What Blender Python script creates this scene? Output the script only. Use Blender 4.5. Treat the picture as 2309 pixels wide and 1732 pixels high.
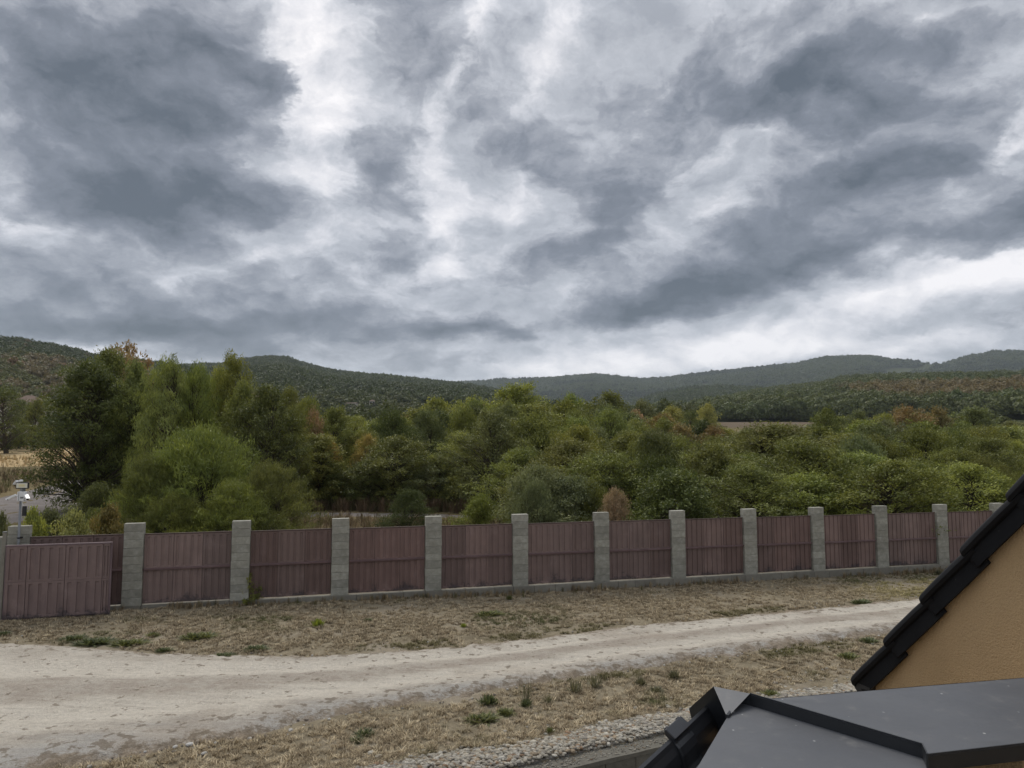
import bpy, bmesh, math, random
import numpy as np
from mathutils import Vector, Matrix, noise as mnoise

for o in list(bpy.data.objects):
    bpy.data.objects.remove(o)
scn = bpy.context.scene

# ------------------------------------------------------------------ camera
EYE = Vector((0.0, 0.0, 4.2))
PITCH = 0.08
FPX = 1601.0                       # focal length in pixels of the 2309 wide photograph
cam_data = bpy.data.cameras.new('camera')
cam_data.sensor_width = 36.0
cam_data.lens = 36.0 * FPX / 2309.0
cam_data.clip_start = 0.05
cam_data.clip_end = 20000.0
cam = bpy.data.objects.new('camera', cam_data)
scn.collection.objects.link(cam)
cam.location = EYE
cam.rotation_euler = (math.pi / 2 + PITCH, 0, 0)
scn.camera = cam

# ------------------------------------------------------------------ exposure, renderer
scn.view_settings.view_transform = 'Standard'
scn.view_settings.look = 'None'
scn.view_settings.exposure = 0.5
scn.view_settings.gamma = 1.0
scn.view_settings.use_curve_mapping = False
scn.render.engine = 'CYCLES'
scn.cycles.use_denoising = True
scn.cycles.denoiser = 'OPENIMAGEDENOISE'
scn.cycles.denoising_prefilter = 'ACCURATE'
scn.cycles.max_bounces = 6
scn.cycles.diffuse_bounces = 3
scn.cycles.glossy_bounces = 2
scn.cycles.transmission_bounces = 3
scn.cycles.volume_bounces = 1
scn.cycles.sample_clamp_indirect = 4.0

HAZE = 0.00007
SUN_EL = math.radians(52)
SUN_AZ = math.radians(-22)         # measured from straight ahead, to the left


def view_dir(sx, sy):
    """world direction of a pixel of the photograph"""
    x, y = sx - 1154.5, 866.0 - sy
    d = Vector((x, FPX * math.cos(PITCH) - y * math.sin(PITCH), FPX * math.sin(PITCH) + y * math.cos(PITCH)))
    return d.normalized()


# ------------------------------------------------------------------ sky
world = bpy.data.worlds.new("World")
scn.world = world
world.use_nodes = True
world.cycles.sampling_method = 'MANUAL'
world.cycles.sample_map_resolution = 512
wt = world.node_tree
wt.nodes.clear()


class NG:
    """small helper to write node graphs as expressions"""
    def __init__(self, tree):
        self.t = tree

    def n(self, typ, **kw):
        nd = self.t.nodes.new(typ)
        for k, v in kw.items():
            setattr(nd, k, v)
        return nd

    def put(self, sock, v):
        if v is None:
            return
        if isinstance(v, bpy.types.NodeSocket):
            self.t.links.new(v, sock)
        else:
            sock.default_value = v

    def m(self, op, a, b=None, c=None, clamp=False):
        nd = self.n('ShaderNodeMath', operation=op, use_clamp=clamp)
        for i, v in enumerate((a, b, c)):
            self.put(nd.inputs[i], v)
        return nd.outputs[0]

    def v(self, op, a, b=None, out=0):
        nd = self.n('ShaderNodeVectorMath', operation=op)
        self.put(nd.inputs[0], a)
        if b is not None:
            self.put(nd.inputs['Scale' if op == 'SCALE' else 1], b)
        return nd.outputs[out]

    def noise(self, vec, scale, detail=4, rough=0.5, lac=2.0, dist=0.0, dim='3D', out=0, w=None):
        nd = self.n('ShaderNodeTexNoise', noise_dimensions=dim)
        self.put(nd.inputs['Vector'], vec)
        for k, x in (('Scale', scale), ('Detail', detail), ('Roughness', rough), ('Lacunarity', lac), ('Distortion', dist)):
            self.put(nd.inputs[k], x)
        if w is not None:
            self.put(nd.inputs['W'], w)
        return nd.outputs[out]

    def step(self, x, lo, hi, a=0.0, b=1.0, smooth=True):
        nd = self.n('ShaderNodeMapRange', interpolation_type='SMOOTHSTEP' if smooth else 'LINEAR')
        for i, q in enumerate((x, lo, hi, a, b)):
            self.put(nd.inputs[i], q)
        return nd.outputs[0]

    def ramp(self, x, stops, mode='LINEAR'):
        nd = self.n('ShaderNodeValToRGB')
        nd.color_ramp.interpolation = mode
        e = nd.color_ramp.elements
        while len(e) < len(stops):
            e.new(0.5)
        for k, (p, c) in enumerate(stops):
            e[k].position = p
            e[k].color = (c[0], c[1], c[2], 1)
        self.put(nd.inputs[0], x)
        return nd.outputs[0]

    def mix(self, f, a, b, mode='MIX'):
        nd = self.n('ShaderNodeMix', data_type='RGBA', blend_type=mode)
        self.put(nd.inputs[0], f)
        for i, q in ((6, a), (7, b)):
            if isinstance(q, (tuple, list)) and len(q) == 3:
                q = (*q, 1)
            self.put(nd.inputs[i], q)
        return nd.outputs[2]

    def xyz(self, vec):
        nd = self.n('ShaderNodeSeparateXYZ')
        self.put(nd.inputs[0], vec)
        return nd.outputs

    def comb(self, x, y, z=0.0):
        nd = self.n('ShaderNodeCombineXYZ')
        for i, q in enumerate((x, y, z)):
            self.put(nd.inputs[i], q)
        return nd.outputs[0]


W = NG(wt)
tc = W.n('ShaderNodeTexCoord')
sep = W.xyz(tc.outputs['Generated'])
zup = W.m('ADD', W.m('MAXIMUM', sep[2], 0.0), 0.42)
P = W.comb(W.m('DIVIDE', sep[0], zup), W.m('DIVIDE', sep[1], zup))      # the cloud layer seen from below
warp = W.v('SUBTRACT', W.noise(P, 3.3, 7, 0.60, out=1), (0.5, 0.5, 0.5))
PW = W.v('ADD', P, W.v('SCALE', warp, 0.34))
PF = W.v('ADD', P, W.v('SCALE', warp, 0.21))


def cloud_p(sx, sy):
    d = view_dir(sx, sy)
    k = max(d.z, 0) + 0.42
    return Vector((d.x / k, d.y / k))


def cloud_sum(blobs, vec):
    """sum of elongated banks of cloud, each (centre, half length, half width, tilt, amount)"""
    tot = None
    for (cx, cy, a, b, rot, amp) in blobs:
        s = 2309 / 2212
        cx, cy, a, b = cx * s, cy * s, a * s * 1.08, b * s * 1.15
        c, r = cloud_p(cx, cy), math.radians(rot)
        e1 = (cloud_p(cx + a * math.cos(r) * .5, cy - a * math.sin(r) * .5) - cloud_p(cx - a * math.cos(r) * .5, cy + a * math.sin(r) * .5))
        e2 = (cloud_p(cx + b * math.sin(r) * .5, cy + b * math.cos(r) * .5) - cloud_p(cx - b * math.sin(r) * .5, cy - b * math.cos(r) * .5))
        M = Matrix(((e1.x, e2.x), (e1.y, e2.y))).inverted()
        q = W.v('SUBTRACT', vec, (c.x, c.y, 0))
        u = W.v('DOT_PRODUCT', q, (M[0][0], M[0][1], 0), out=1)
        v = W.v('DOT_PRODUCT', q, (M[1][0], M[1][1], 0), out=1)
        r2 = W.m('MULTIPLY_ADD', u, u, W.m('MULTIPLY', v, v))
        g = W.m('POWER', math.exp(-1.0), r2)
        tot = W.m('MULTIPLY', g, amp) if tot is None else W.m('MULTIPLY_ADD', g, amp, tot)
    return tot


DARK = [
    (300, 290, 330, 200, -8, 0.95), (320, 445, 270, 60, -3, 0.75), (70, 120, 200, 150, 0, 0.40), (470, 170, 110, 140, 0, 0.40), (520, 440, 80, 50, 0, 0.35),
    (600, 200, 40, 60, 30, 0.50), (1760, 225, 260, 65, 6, 0.95), (1960, 140, 260, 70, 20, 0.45), (1580, 190, 60, 60, 60, 0.30),
    (1720, 480, 320, 80, 28, 0.75), (1430, 640, 190, 38, 8, 1.10), (1760, 575, 190, 42, 10, 0.75), (1930, 380, 140, 50, 25, 0.45),
    (2190, 480, 220, 70, 12, 1.10), (1330, 440, 150, 80, 60, 0.70), (1220, 560, 180, 36, 12, 0.60), (1440, 190, 90, 170, -30, 0.50),
    (860, 370, 95, 160, -5, 0.55), (1010, 715, 130, 20, 0, 0.95), (180, 690, 440, 36, -4, 0.80), (560, 700, 330, 36, -3, 0.60),
    (680, 620, 340, 50, 6, 0.40), (1080, 240, 110, 150, 20, 0.35), (880, 80, 80, 100, 20, 0.42), (130, 590, 300, 60, 0, 0.45), (2150, 700, 150, 30, 12, 0.45),
    (1750, 700, 180, 22, 12, 0.35), (1000, 780, 200, 20, 0, 0.4), (500, 765, 240, 22, 0, 0.5), (800, 690, 160, 30, 0, 0.35), (1720, 60, 200, 40, 15, 0.30), (1230, 340, 80, 100, 40, 0.30),
]
LIGHT = [
    (660, 90, 90, 190, -12, 0.85), (690, 340, 70, 150, 8, 0.75), (960, 470, 50, 130, 12, 0.90), (750, 190, 50, 130, -20, 0.50),
    (1950, 640, 430, 38, 14, 1.15), (1500, 765, 360, 34, 4, 1.0), (1950, 735, 330, 24, 6, 0.55), (1250, 790, 200, 22, 0, 0.5), (130, 745, 190, 20, -8, 0.90), (1000, 120, 45, 180, -20, 0.55),
    (1390, 230, 28, 120, -32, 0.75), (60, 490, 110, 24, 0, 0.65), (560, 560, 260, 20, 14, 0.55), (2120, 320, 150, 40, 45, 0.70), (1215, 90, 40, 150, -35, 0.75),
    (1990, 45, 40, 20, 0, 0.55), (2180, 600, 140, 34, 8, 0.5), (1090, 440, 50, 90, 0, 0.60), (900, 590, 120, 24, 10, 0.55), (1290, 760, 100, 40, 0, 0.4), (15, 300, 30, 160, 0, 0.45),
    (1600, 320, 150, 24, 20, 0.55), (1560, 440, 110, 22, 40, 0.45), (1830, 330, 160, 22, 30, 0.4), (1900, 545, 50, 30, 30, 0.5), (560, 330, 20, 60, 0, 0.4),
]
field_dark = W.m('MULTIPLY', cloud_sum(DARK, PW), 1.15)
field_light = cloud_sum(LIGHT, PF)
n_big = W.noise(PF, 2.8, 4, 0.50)
PM = W.v('ADD', P, W.v('SCALE', warp, 0.13))
n_mid = W.noise(PM, 7.0, 6, 0.55)
n_low = W.noise(W.v('SCALE', PM, 1.045), 7.0, 6, 0.55)     # the same cloud a little lower down
n_fin = W.noise(W.v('ADD', P, W.v('SCALE', warp, 0.28)), 20.0, 7, 0.62)
n_fin2 = W.noise(W.v('SCALE', W.v('ADD', P, W.v('SCALE', warp, 0.28)), 1.018), 20.0, 7, 0.62)
relief2 = W.m('SUBTRACT', n_fin2, n_fin)
relief = W.m('SUBTRACT', n_low, n_mid)              # bright crowns, shaded bases
far = W.step(sep[2], 0.02, 0.40, 0.45, 1.0, smooth=False)         # detail merges low down
n_fin = W.m('MULTIPLY', W.m('SUBTRACT', n_fin, 0.5), far)
n_mid = W.m('MULTIPLY', W.m('SUBTRACT', n_mid, 0.5), far)
relief = W.m('MULTIPLY', relief, far)
n_big = W.m('SUBTRACT', n_big, 0.5)
bil = W.m('ABSOLUTE', n_mid)                        # rounded puffs
dens = W.m('MULTIPLY_ADD', n_big, 0.9, field_dark)
dens = W.m('MULTIPLY_ADD', n_mid, 0.95, dens)
dens = W.m('MULTIPLY_ADD', n_fin, 0.80, dens)
dens = W.m('MULTIPLY_ADD', field_light, -0.40, dens)
low = W.step(dens, 0.08, 0.40)                      # ragged edge of the low cloud
thick = W.step(dens, 0.10, 1.50, smooth=False)      # how much light is left under it
high = W.m('MULTIPLY_ADD', field_light, 0.52, 0.26)
high = W.m('MULTIPLY_ADD', n_mid, 0.80, high)
high = W.m('MULTIPLY_ADD', n_fin, 0.85, high)
high = W.m('MULTIPLY_ADD', n_big, -0.6, high)
high = W.m('MULTIPLY_ADD', relief, 1.6, high)
high = W.m('MULTIPLY_ADD', bil, -0.45, high)
high = W.m('MULTIPLY_ADD', relief2, W.m('MULTIPLY', far, 0.9), high)
col_high = W.ramp(high, [(0.0, (0.261, 0.279, 0.315)), (0.35, (0.379, 0.396, 0.434)), (0.62, (0.544, 0.547, 0.578)), (0.98, (0.758, 0.738, 0.745))])
lowv = W.m('MULTIPLY_ADD', n_fin, -0.22, W.m('MULTIPLY_ADD', relief, -1.0, thick))
lowv = W.m('MULTIPLY_ADD', n_mid, -0.25, lowv)
lowv = W.m('MULTIPLY_ADD', relief2, W.m('MULTIPLY', far, -0.35), lowv)
col_low = W.ramp(lowv, [(0.0, (0.410, 0.425, 0.464)), (0.22, (0.282, 0.298, 0.335)), (0.50, (0.163, 0.181, 0.216)), (1.0, (0.075, 0.092, 0.116))])
cloud = W.mix(low, col_high, col_low)
# thick overcast is brighter overhead than low down
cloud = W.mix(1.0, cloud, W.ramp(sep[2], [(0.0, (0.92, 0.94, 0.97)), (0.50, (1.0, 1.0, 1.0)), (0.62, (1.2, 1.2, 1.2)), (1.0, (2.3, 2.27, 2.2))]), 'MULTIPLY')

sky = W.n('ShaderNodeTexSky', sky_type='NISHITA', sun_disc=False)
sky.sun_elevation = SUN_EL
sky.sun_rotation = SUN_AZ
bg_sky = W.n('ShaderNodeBackground')
bg_sky.inputs['Strength'].default_value = 0.06
W.put(bg_sky.inputs[0], sky.outputs[0])
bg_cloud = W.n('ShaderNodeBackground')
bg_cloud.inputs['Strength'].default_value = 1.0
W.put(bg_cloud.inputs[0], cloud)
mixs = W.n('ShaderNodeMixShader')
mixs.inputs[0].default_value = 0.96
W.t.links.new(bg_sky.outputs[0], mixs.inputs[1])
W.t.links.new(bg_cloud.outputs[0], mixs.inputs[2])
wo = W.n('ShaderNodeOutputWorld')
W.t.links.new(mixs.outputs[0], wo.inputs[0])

# ------------------------------------------------------------------ sun behind the overcast
sun_data = bpy.data.lights.new('sun', 'SUN')
sun_data.energy = 1.5
sun_data.angle = math.radians(25)
sun_data.color = (1.0, 0.94, 0.85)
sun = bpy.data.objects.new('sun', sun_data)
scn.collection.objects.link(sun)
_sd = Vector((math.sin(SUN_AZ) * math.cos(SUN_EL), math.cos(SUN_AZ) * math.cos(SUN_EL), math.sin(SUN_EL)))
sun.rotation_euler = (-_sd).to_track_quat('-Z', 'Y').to_euler()

# ================================================================== helpers
RNG = np.random.default_rng(7)
random.seed(7)
COL = scn.collection


def link(o, parent=None):
    COL.objects.link(o)
    if parent is not None:
        o.parent = parent
    return o


def tag(o, label=None, cat=None, group=None, kind=None):
    for k, v in (('label', label), ('category', cat), ('group', group), ('kind', kind)):
        if v:
            o[k] = v
    return o


def empty(name, loc, rz=0.0, **kw):
    o = bpy.data.objects.new(name, None)
    o.empty_display_size = 0.2
    o.location = loc
    o.rotation_euler = (0, 0, rz)
    link(o)
    return tag(o, **kw)


def np_mesh(name, V, F, mat=None, smooth=False, fattr=None):
    """mesh from arrays: V (n,3), F (m,3) or (m,4); fattr adds per-face float attributes"""
    V = np.asarray(V, np.float32)
    F = np.asarray(F, np.int32)
    me = bpy.data.meshes.new(name)
    me.vertices.add(len(V))
    me.vertices.foreach_set('co', V.ravel())
    me.loops.add(F.size)
    me.loops.foreach_set('vertex_index', F.ravel())
    me.polygons.add(len(F))
    me.polygons.foreach_set('loop_start', np.arange(0, F.size, F.shape[1], dtype=np.int32))
    if smooth:
        me.polygons.foreach_set('use_smooth', np.ones(len(F), bool))
    me.update(calc_edges=True)
    for k, a in (fattr or {}).items():
        at = me.attributes.new(k, 'FLOAT', 'FACE')
        at.data.foreach_set('value', np.asarray(a, np.float32))
    if mat:
        me.materials.append(mat)
    return me


class MB:
    """collects boxes, tubes and prisms into one mesh"""
    def __init__(self):
        self.v, self.f = [], []

    def add(self, vs, fs):
        k = len(self.v)
        self.v += [tuple(p) for p in vs]
        self.f += [tuple(i + k for i in q) for q in fs]

    def box(self, x0, x1, y0, y1, z0, z1):
        self.add([(x, y, z) for z in (z0, z1) for (x, y) in ((x0, y0), (x1, y0), (x1, y1), (x0, y1))],
                 [(3, 2, 1, 0), (4, 5, 6, 7), (0, 1, 5, 4), (1, 2, 6, 5), (2, 3, 7, 6), (3, 0, 4, 7)])

    def tube(self, pts, radii, sides=6, caps=True):
        pts = [Vector(p) for p in pts]
        rings = []
        for i, p in enumerate(pts):
            d = (pts[min(i + 1, len(pts) - 1)] - pts[max(i - 1, 0)]).normalized()
            a = d.cross(Vector((0.31, 0.17, 0.93)))
            if a.length < 1e-3:
                a = d.cross(Vector((1, 0, 0)))
            a.normalize()
            b = d.cross(a)
            r = radii[i] if hasattr(radii, '__len__') else radii
            rings.append([p + (a * math.cos(2 * math.pi * k / sides) + b * math.sin(2 * math.pi * k / sides)) * r for k in range(sides)])
        k0 = len(self.v)
        for r in rings:
            self.v += [tuple(q) for q in r]
        for i in range(len(rings) - 1):
            for k in range(sides):
                a, b = k0 + i * sides + k, k0 + i * sides + (k + 1) % sides
                self.f.append((a, b, b + sides, a + sides))
        if caps:
            self.f.append(tuple(k0 + k for k in range(sides))[::-1])
            self.f.append(tuple(k0 + (len(rings) - 1) * sides + k for k in range(sides)))

    def prism(self, poly, z0, z1):
        n = len(poly)
        top = z1 if hasattr(z1, '__len__') else [z1] * n
        bot = z0 if hasattr(z0, '__len__') else [z0] * n
        self.add([(p[0], p[1], bot[i]) for i, p in enumerate(poly)] + [(p[0], p[1], top[i]) for i, p in enumerate(poly)],
                 [tuple(range(n))[::-1], tuple(range(n, 2 * n))] + [(i, (i + 1) % n, n + (i + 1) % n, n + i) for i in range(n)])

    def sweep(self, prof, path):
        """prof: closed list of points in each frame; path: list of (origin, ax, ay)"""
        n = len(prof)
        k0 = len(self.v)
        for (o, ax, ay) in path:
            self.v += [tuple(o + ax * p[0] + ay * p[1]) for p in prof]
        for i in range(len(path) - 1):
            for k in range(n):
                a, b = k0 + i * n + k, k0 + i * n + (k + 1) % n
                self.f.append((a, b, b + n, a + n))
        self.f.append(tuple(k0 + k for k in range(n))[::-1])
        self.f.append(tuple(k0 + (len(path) - 1) * n + k for k in range(n)))

    def mesh(self, name, mat=None, bevel=0.0, smooth=False):
        me = bpy.data.meshes.new(name)
        me.from_pydata(self.v, [], self.f)
        bm = bmesh.new()
        bm.from_mesh(me)
        bmesh.ops.recalc_face_normals(bm, faces=bm.faces)
        if bevel > 0:
            es = [e for e in bm.edges if len(e.link_faces) == 2 and e.calc_face_angle(0) > 0.5]
            bmesh.ops.bevel(bm, geom=es, offset=bevel, segments=1, affect='EDGES', clamp_overlap=True)
        for f in bm.faces:
            f.smooth = smooth
        bm.to_mesh(me)
        bm.free()
        if mat:
            me.materials.append(mat)
        return me

    def build(self, name, mat=None, parent=None, bevel=0.0, smooth=False):
        return link(bpy.data.objects.new(name, self.mesh(name, mat, bevel, smooth)), parent)


def obj(name, me, parent=None):
    return link(bpy.data.objects.new(name, me), parent)


# ------------------------------------------------------------------ places
def fnoise(x, y, s=1.0, seed=0.0):
    return mnoise.noise((x * s + seed, y * s - seed * 0.7, seed * 1.3))


def vnoise(x, y, s, seed, octv=3):
    """vectorised value noise for arrays"""
    x, y = np.asarray(x, float) * s, np.asarray(y, float) * s
    tot, amp, norm = 0, 1.0, 0
    for o in range(octv):
        xi, yi = np.floor(x).astype(np.int64), np.floor(y).astype(np.int64)
        fx, fy = x - xi, y - yi
        fx, fy = fx * fx * (3 - 2 * fx), fy * fy * (3 - 2 * fy)

        def h(a, b):
            q = (a * 374761393 + b * 668265263 + (seed + o) * 1442695041) & 0xffffffff
            q = ((q ^ (q >> 13)) * 1274126177) & 0xffffffff
            return ((q ^ (q >> 16)) & 0xffff) / 65535.0
        v = (h(xi, yi) * (1 - fx) + h(xi + 1, yi) * fx) * (1 - fy) + (h(xi, yi + 1) * (1 - fx) + h(xi + 1, yi + 1) * fx) * fy
        tot = tot + amp * (v - 0.5) * 2
        norm += amp
        amp *= 0.55
        x, y = x * 2.03 + 17.1, y * 2.03 - 9.7
    return tot / norm


E1 = Vector((0.9637, 0.2670, 0))       # along the fence and the house
E2 = Vector((-0.2670, 0.9637, 0))      # away from the house
KERB_A, KERB_B = Vector((0.156, 9.783)), Vector((2.23, 10.804))
_kd = (KERB_B - KERB_A).normalized()
KERB_N = Vector((-_kd.y, _kd.x))


def smooth01(t):
    t = np.clip(t, 0, 1)
    return t * t * (3 - 2 * t)


def gz(x, y):
    """height of the ground"""
    x, y = np.asarray(x, float), np.asarray(y, float)
    z = np.interp(x, [-30, -12, -9.5, -5, 0, 9, 16, 30], [0.1, 0.09, 0.11, 0.03, -0.07, -0.13, -0.18, -0.26]) * (1 - smooth01((y - 30) / 40))
    rise = np.maximum(0, y - 48)
    z = z + 0.045 * (np.minimum(rise, 300) - 6 * (1 - np.exp(-rise / 6)))
    z = z + 0.02 * vnoise(x, y, 0.45, 3, 3)
    s = (x - KERB_A.x) * KERB_N.x + (y - KERB_A.y) * KERB_N.y
    z = np.where((s < -0.06) & (x < 12.6), -1.3, z)
    return z


def on_ground(sx, sy, it=12):
    d = view_dir(sx, sy)
    z = 0.0
    for _ in range(it):
        t = (z - EYE.z) / d.z if d.z < -1e-4 else 400 / d.y
        p = EYE + d * t
        z = float(gz(p.x, p.y))
    return Vector((p.x, p.y, z))


def at_depth(sx, y, sy=994):
    """x of a pixel column at distance y"""
    d = view_dir(sx, sy)
    return d.x / d.y * y


def z_at(sy, y, sx=1154.5):
    d = view_dir(sx, sy)
    return EYE.z + d.z / d.y * y


# ================================================================== materials
def new_mat(name):
    m = bpy.data.materials.new(name)
    m.use_nodes = True
    m.node_tree.nodes.clear()
    g = NG(m.node_tree)
    out = g.n('ShaderNodeOutputMaterial')
    return m, g, out


def finish(g, out, color, rough=0.8, spec=0.3, bump=None, bump_d=0.01, bump_s=1.0, metal=0.0):
    b = g.n('ShaderNodeBsdfPrincipled')
    if isinstance(color, tuple):
        color = (*color, 1)
    g.put(b.inputs['Base Color'], color)
    g.put(b.inputs['Roughness'], rough)
    g.put(b.inputs['Specular IOR Level'], spec)
    g.put(b.inputs['Metallic'], metal)
    if bump is not None:
        bn = g.n('ShaderNodeBump')
        bn.inputs['Distance'].default_value = bump_d
        bn.inputs['Strength'].default_value = bump_s
        g.put(bn.inputs['Height'], bump)
        g.t.links.new(bn.outputs[0], b.inputs['Normal'])
    g.t.links.new(b.outputs[0], out.inputs[0])
    return b


def pos(g):
    return g.n('ShaderNodeNewGeometry').outputs['Position']


def objco(g):
    return g.n('ShaderNodeTexCoord').outputs['Object']


def obj_rand(g):
    return g.n('ShaderNodeObjectInfo').outputs['Random']


def foliage_mat(name, instanced):
    m, g, out = new_mat(name)
    if instanced:
        a = g.n('ShaderNodeAttribute', attribute_type='INSTANCER', attribute_name='tint')
        base = a.outputs['Color']
    else:
        base = g.n('ShaderNodeObjectInfo').outputs['Color']
    lv = g.n('ShaderNodeAttribute', attribute_name='leafv').outputs['Fac']
    hsv = g.n('ShaderNodeHueSaturation')
    g.put(hsv.inputs['Color'], base)
    g.put(hsv.inputs['Hue'], g.m('MULTIPLY_ADD', lv, -0.035, 0.518))
    g.put(hsv.inputs['Saturation'], g.m('MULTIPLY_ADD', lv, 0.15, 0.92))
    g.put(hsv.inputs['Value'], g.m('MULTIPLY_ADD', lv, 0.6 if instanced else 1.05, 0.74 if instanced else 0.52))
    d = g.n('ShaderNodeBsdfPrincipled')
    g.put(d.inputs['Base Color'], hsv.outputs[0])
    d.inputs['Roughness'].default_value = 0.55
    d.inputs['Specular IOR Level'].default_value = 0.25
    t = g.n('ShaderNodeBsdfTranslucent')
    g.put(t.inputs[0], g.mix(1.0, hsv.outputs[0], (1.0, 1.0, 0.7), 'MULTIPLY'))
    mx = g.n('ShaderNodeMixShader')
    mx.inputs[0].default_value = 0.30
    g.t.links.new(d.outputs[0], mx.inputs[1])
    g.t.links.new(t.outputs[0], mx.inputs[2])
    g.t.links.new(mx.outputs[0], out.inputs[0])
    return m


M = {}
M['leaf'] = foliage_mat('foliage', False)
M['leaf_inst'] = foliage_mat('foliage_far', True)


def simple(key, color, rough=0.7, spec=0.3, var=0.25, scale=6.0, bump_d=0.0, metal=0.0, rnd=0.12, co=objco):
    m, g, out = new_mat(key)
    n = g.noise(co(g), scale, 6, 0.6)
    f = g.m('MULTIPLY_ADD', g.m('SUBTRACT', n, 0.5), 2 * var, 1.0)
    f = g.m('MULTIPLY', f, g.m('MULTIPLY_ADD', g.m('SUBTRACT', obj_rand(g), 0.5), 2 * rnd, 1.0))
    c = g.v('SCALE', color, f)
    finish(g, out, c, rough, spec, n if bump_d else None, bump_d, 1.0, metal)
    M[key] = m
    return m


simple('bark', (0.075, 0.062, 0.048), 0.9, 0.1, 0.4, 8, 0.02)
simple('galvanised', (0.21, 0.215, 0.22), 0.45, 0.5, 0.15, 9, 0, 0.6)
simple('white_plastic', (0.74, 0.75, 0.75), 0.4, 0.4, 0.05, 4)
simple('black_plastic', (0.018, 0.018, 0.02), 0.4, 0.4, 0.1, 4)
simple('lamp_glass', (0.62, 0.60, 0.50), 0.25, 0.5, 0.05, 4)
simple('lamp_chip', (0.62, 0.55, 0.32), 0.3, 0.5, 0.05, 4)
simple('kerb_concrete', (0.120, 0.113, 0.095), 0.95, 0.1, 0.4, 14, 0.012, 0, 0.12)
simple('far_concrete', (0.20, 0.185, 0.165), 0.9, 0.2, 0.35, 0.8, 0.0, 0, 0.12)
simple('pale_render', (0.50, 0.46, 0.40), 0.9, 0.2, 0.12, 0.6)
simple('clay_roof', (0.135, 0.095, 0.075), 0.85, 0.2, 0.3, 1.2)
simple('dark_opening', (0.03, 0.028, 0.026), 0.5, 0.4, 0.1, 1)
simple('gutter_black', (0.020, 0.021, 0.024), 0.38, 0.5, 0.12, 5)
simple('brush', (0.02, 0.021, 0.024), 0.35, 0.5, 0.2, 40)
simple('dry_wood', (0.42, 0.33, 0.20), 0.9, 0.1, 0.2, 10)
simple('plinth_dirt', (0.205, 0.192, 0.160), 0.95, 0.1, 0.35, 5, 0.01, 0, 0.1)

# ---- concrete blocks of the posts
m, g, out = new_mat('concrete_block')
oc = objco(g)
r = obj_rand(g)
shift = g.v('ADD', oc, g.comb(g.m('MULTIPLY', r, 31.0), g.m('MULTIPLY', r, 17.0), 0.0))
n1 = g.noise(shift, 7.0, 6, 0.62)
n2 = g.noise(g.v('MULTIPLY', shift, (9, 9, 60)), 1.0, 4, 0.6)
n3 = g.noise(shift, 70.0, 3, 0.7)
c = g.ramp(n1, [(0.25, (0.215, 0.208, 0.172)), (0.52, (0.300, 0.290, 0.245)), (0.78, (0.405, 0.395, 0.345))])
c = g.mix(g.step(n2, 0.55, 0.75), c, (0.21, 0.212, 0.185))
c = g.v('SCALE', c, g.m('MULTIPLY_ADD', r, 0.30, 0.85))
finish(g, out, c, 0.93, 0.15, g.m('ADD', n3, n1), 0.006)
M['block'] = m

# ---- painted sheet metal of the fence: colour of each sheet from the object
m, g, out = new_mat('fence_sheet_paint')
oc = objco(g)
info = g.n('ShaderNodeObjectInfo')
r = info.outputs['Random']
shift = g.v('ADD', oc, g.comb(g.m('MULTIPLY', r, 53.0), 0.0, g.m('MULTIPLY', r, 29.0)))
n1 = g.noise(shift, 2.2, 6, 0.6)
n2 = g.noise(g.v('MULTIPLY', shift, (22, 22, 1.3)), 1.0, 5, 0.6)
n3 = g.noise(shift, 16.0, 4, 0.65)
hz = g.xyz(oc)[2]
c = g.v('SCALE', info.outputs['Color'], g.m('MULTIPLY_ADD', n1, 0.75, 0.62))
c = g.mix(g.m('MULTIPLY', g.step(n2, 0.50, 0.75), 0.45), c, (0.085, 0.062, 0.064))
c = g.mix(g.m('MULTIPLY', g.step(n1, 0.55, 0.8), 0.35), c, (0.27, 0.21, 0.205))
splash = g.step(g.m('MULTIPLY_ADD', g.m('SUBTRACT', n1, 0.5), 0.9, g.m('MULTIPLY_ADD', g.m('SUBTRACT', n3, 0.5), 0.5, hz)), 0.0, 0.16, 1.0, 0.0)
c = g.mix(g.m('MULTIPLY', splash, 0.75), c, (0.050, 0.042, 0.045))
finish(g, out, c, g.m('MULTIPLY_ADD', n1, 0.3, 0.42), 0.35, n3, 0.002)
M['sheet'] = m

# ---- stucco gable
m, g, out = new_mat('ochre_stucco')
oc = pos(g)
n1 = g.noise(oc, 1.3, 4, 0.5)
n2 = g.noise(oc, 210.0, 3, 0.55)
n3 = g.noise(oc, 95.0, 2, 0.5)
c = g.ramp(n1, [(0.3, (0.46, 0.322, 0.178)), (0.7, (0.52, 0.37, 0.212))])
n4 = g.noise(g.v('MULTIPLY', oc, (3.0, 3.0, 0.5)), 1.0, 5, 0.6)
c = g.v('SCALE', c, g.m('MULTIPLY_ADD', n4, 0.22, 0.89))
c = g.v('SCALE', c, g.m('MULTIPLY_ADD', n2, 0.45, 0.78))
finish(g, out, c, 0.95, 0.1, g.m('ADD', n2, n3), 0.006, 1.0)
M['stucco'] = m

# ---- black roof tiles, grey folded sheet
m, g, out = new_mat('black_roof_tile')
oc = pos(g)
n1 = g.noise(oc, 9.0, 5, 0.6)
n2 = g.noise(oc, 60.0, 3, 0.7)
c = g.ramp(n1, [(0.3, (0.0075, 0.0078, 0.0095)), (0.7, (0.013, 0.0135, 0.0155))])
c = g.mix(g.m('MULTIPLY', g.step(n2, 0.68, 0.76), 0.5), c, (0.10, 0.10, 0.095))
finish(g, out, c, g.m('MULTIPLY_ADD', n1, 0.3, 0.45), 0.13, n2, 0.0012)
M['tile'] = m

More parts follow.
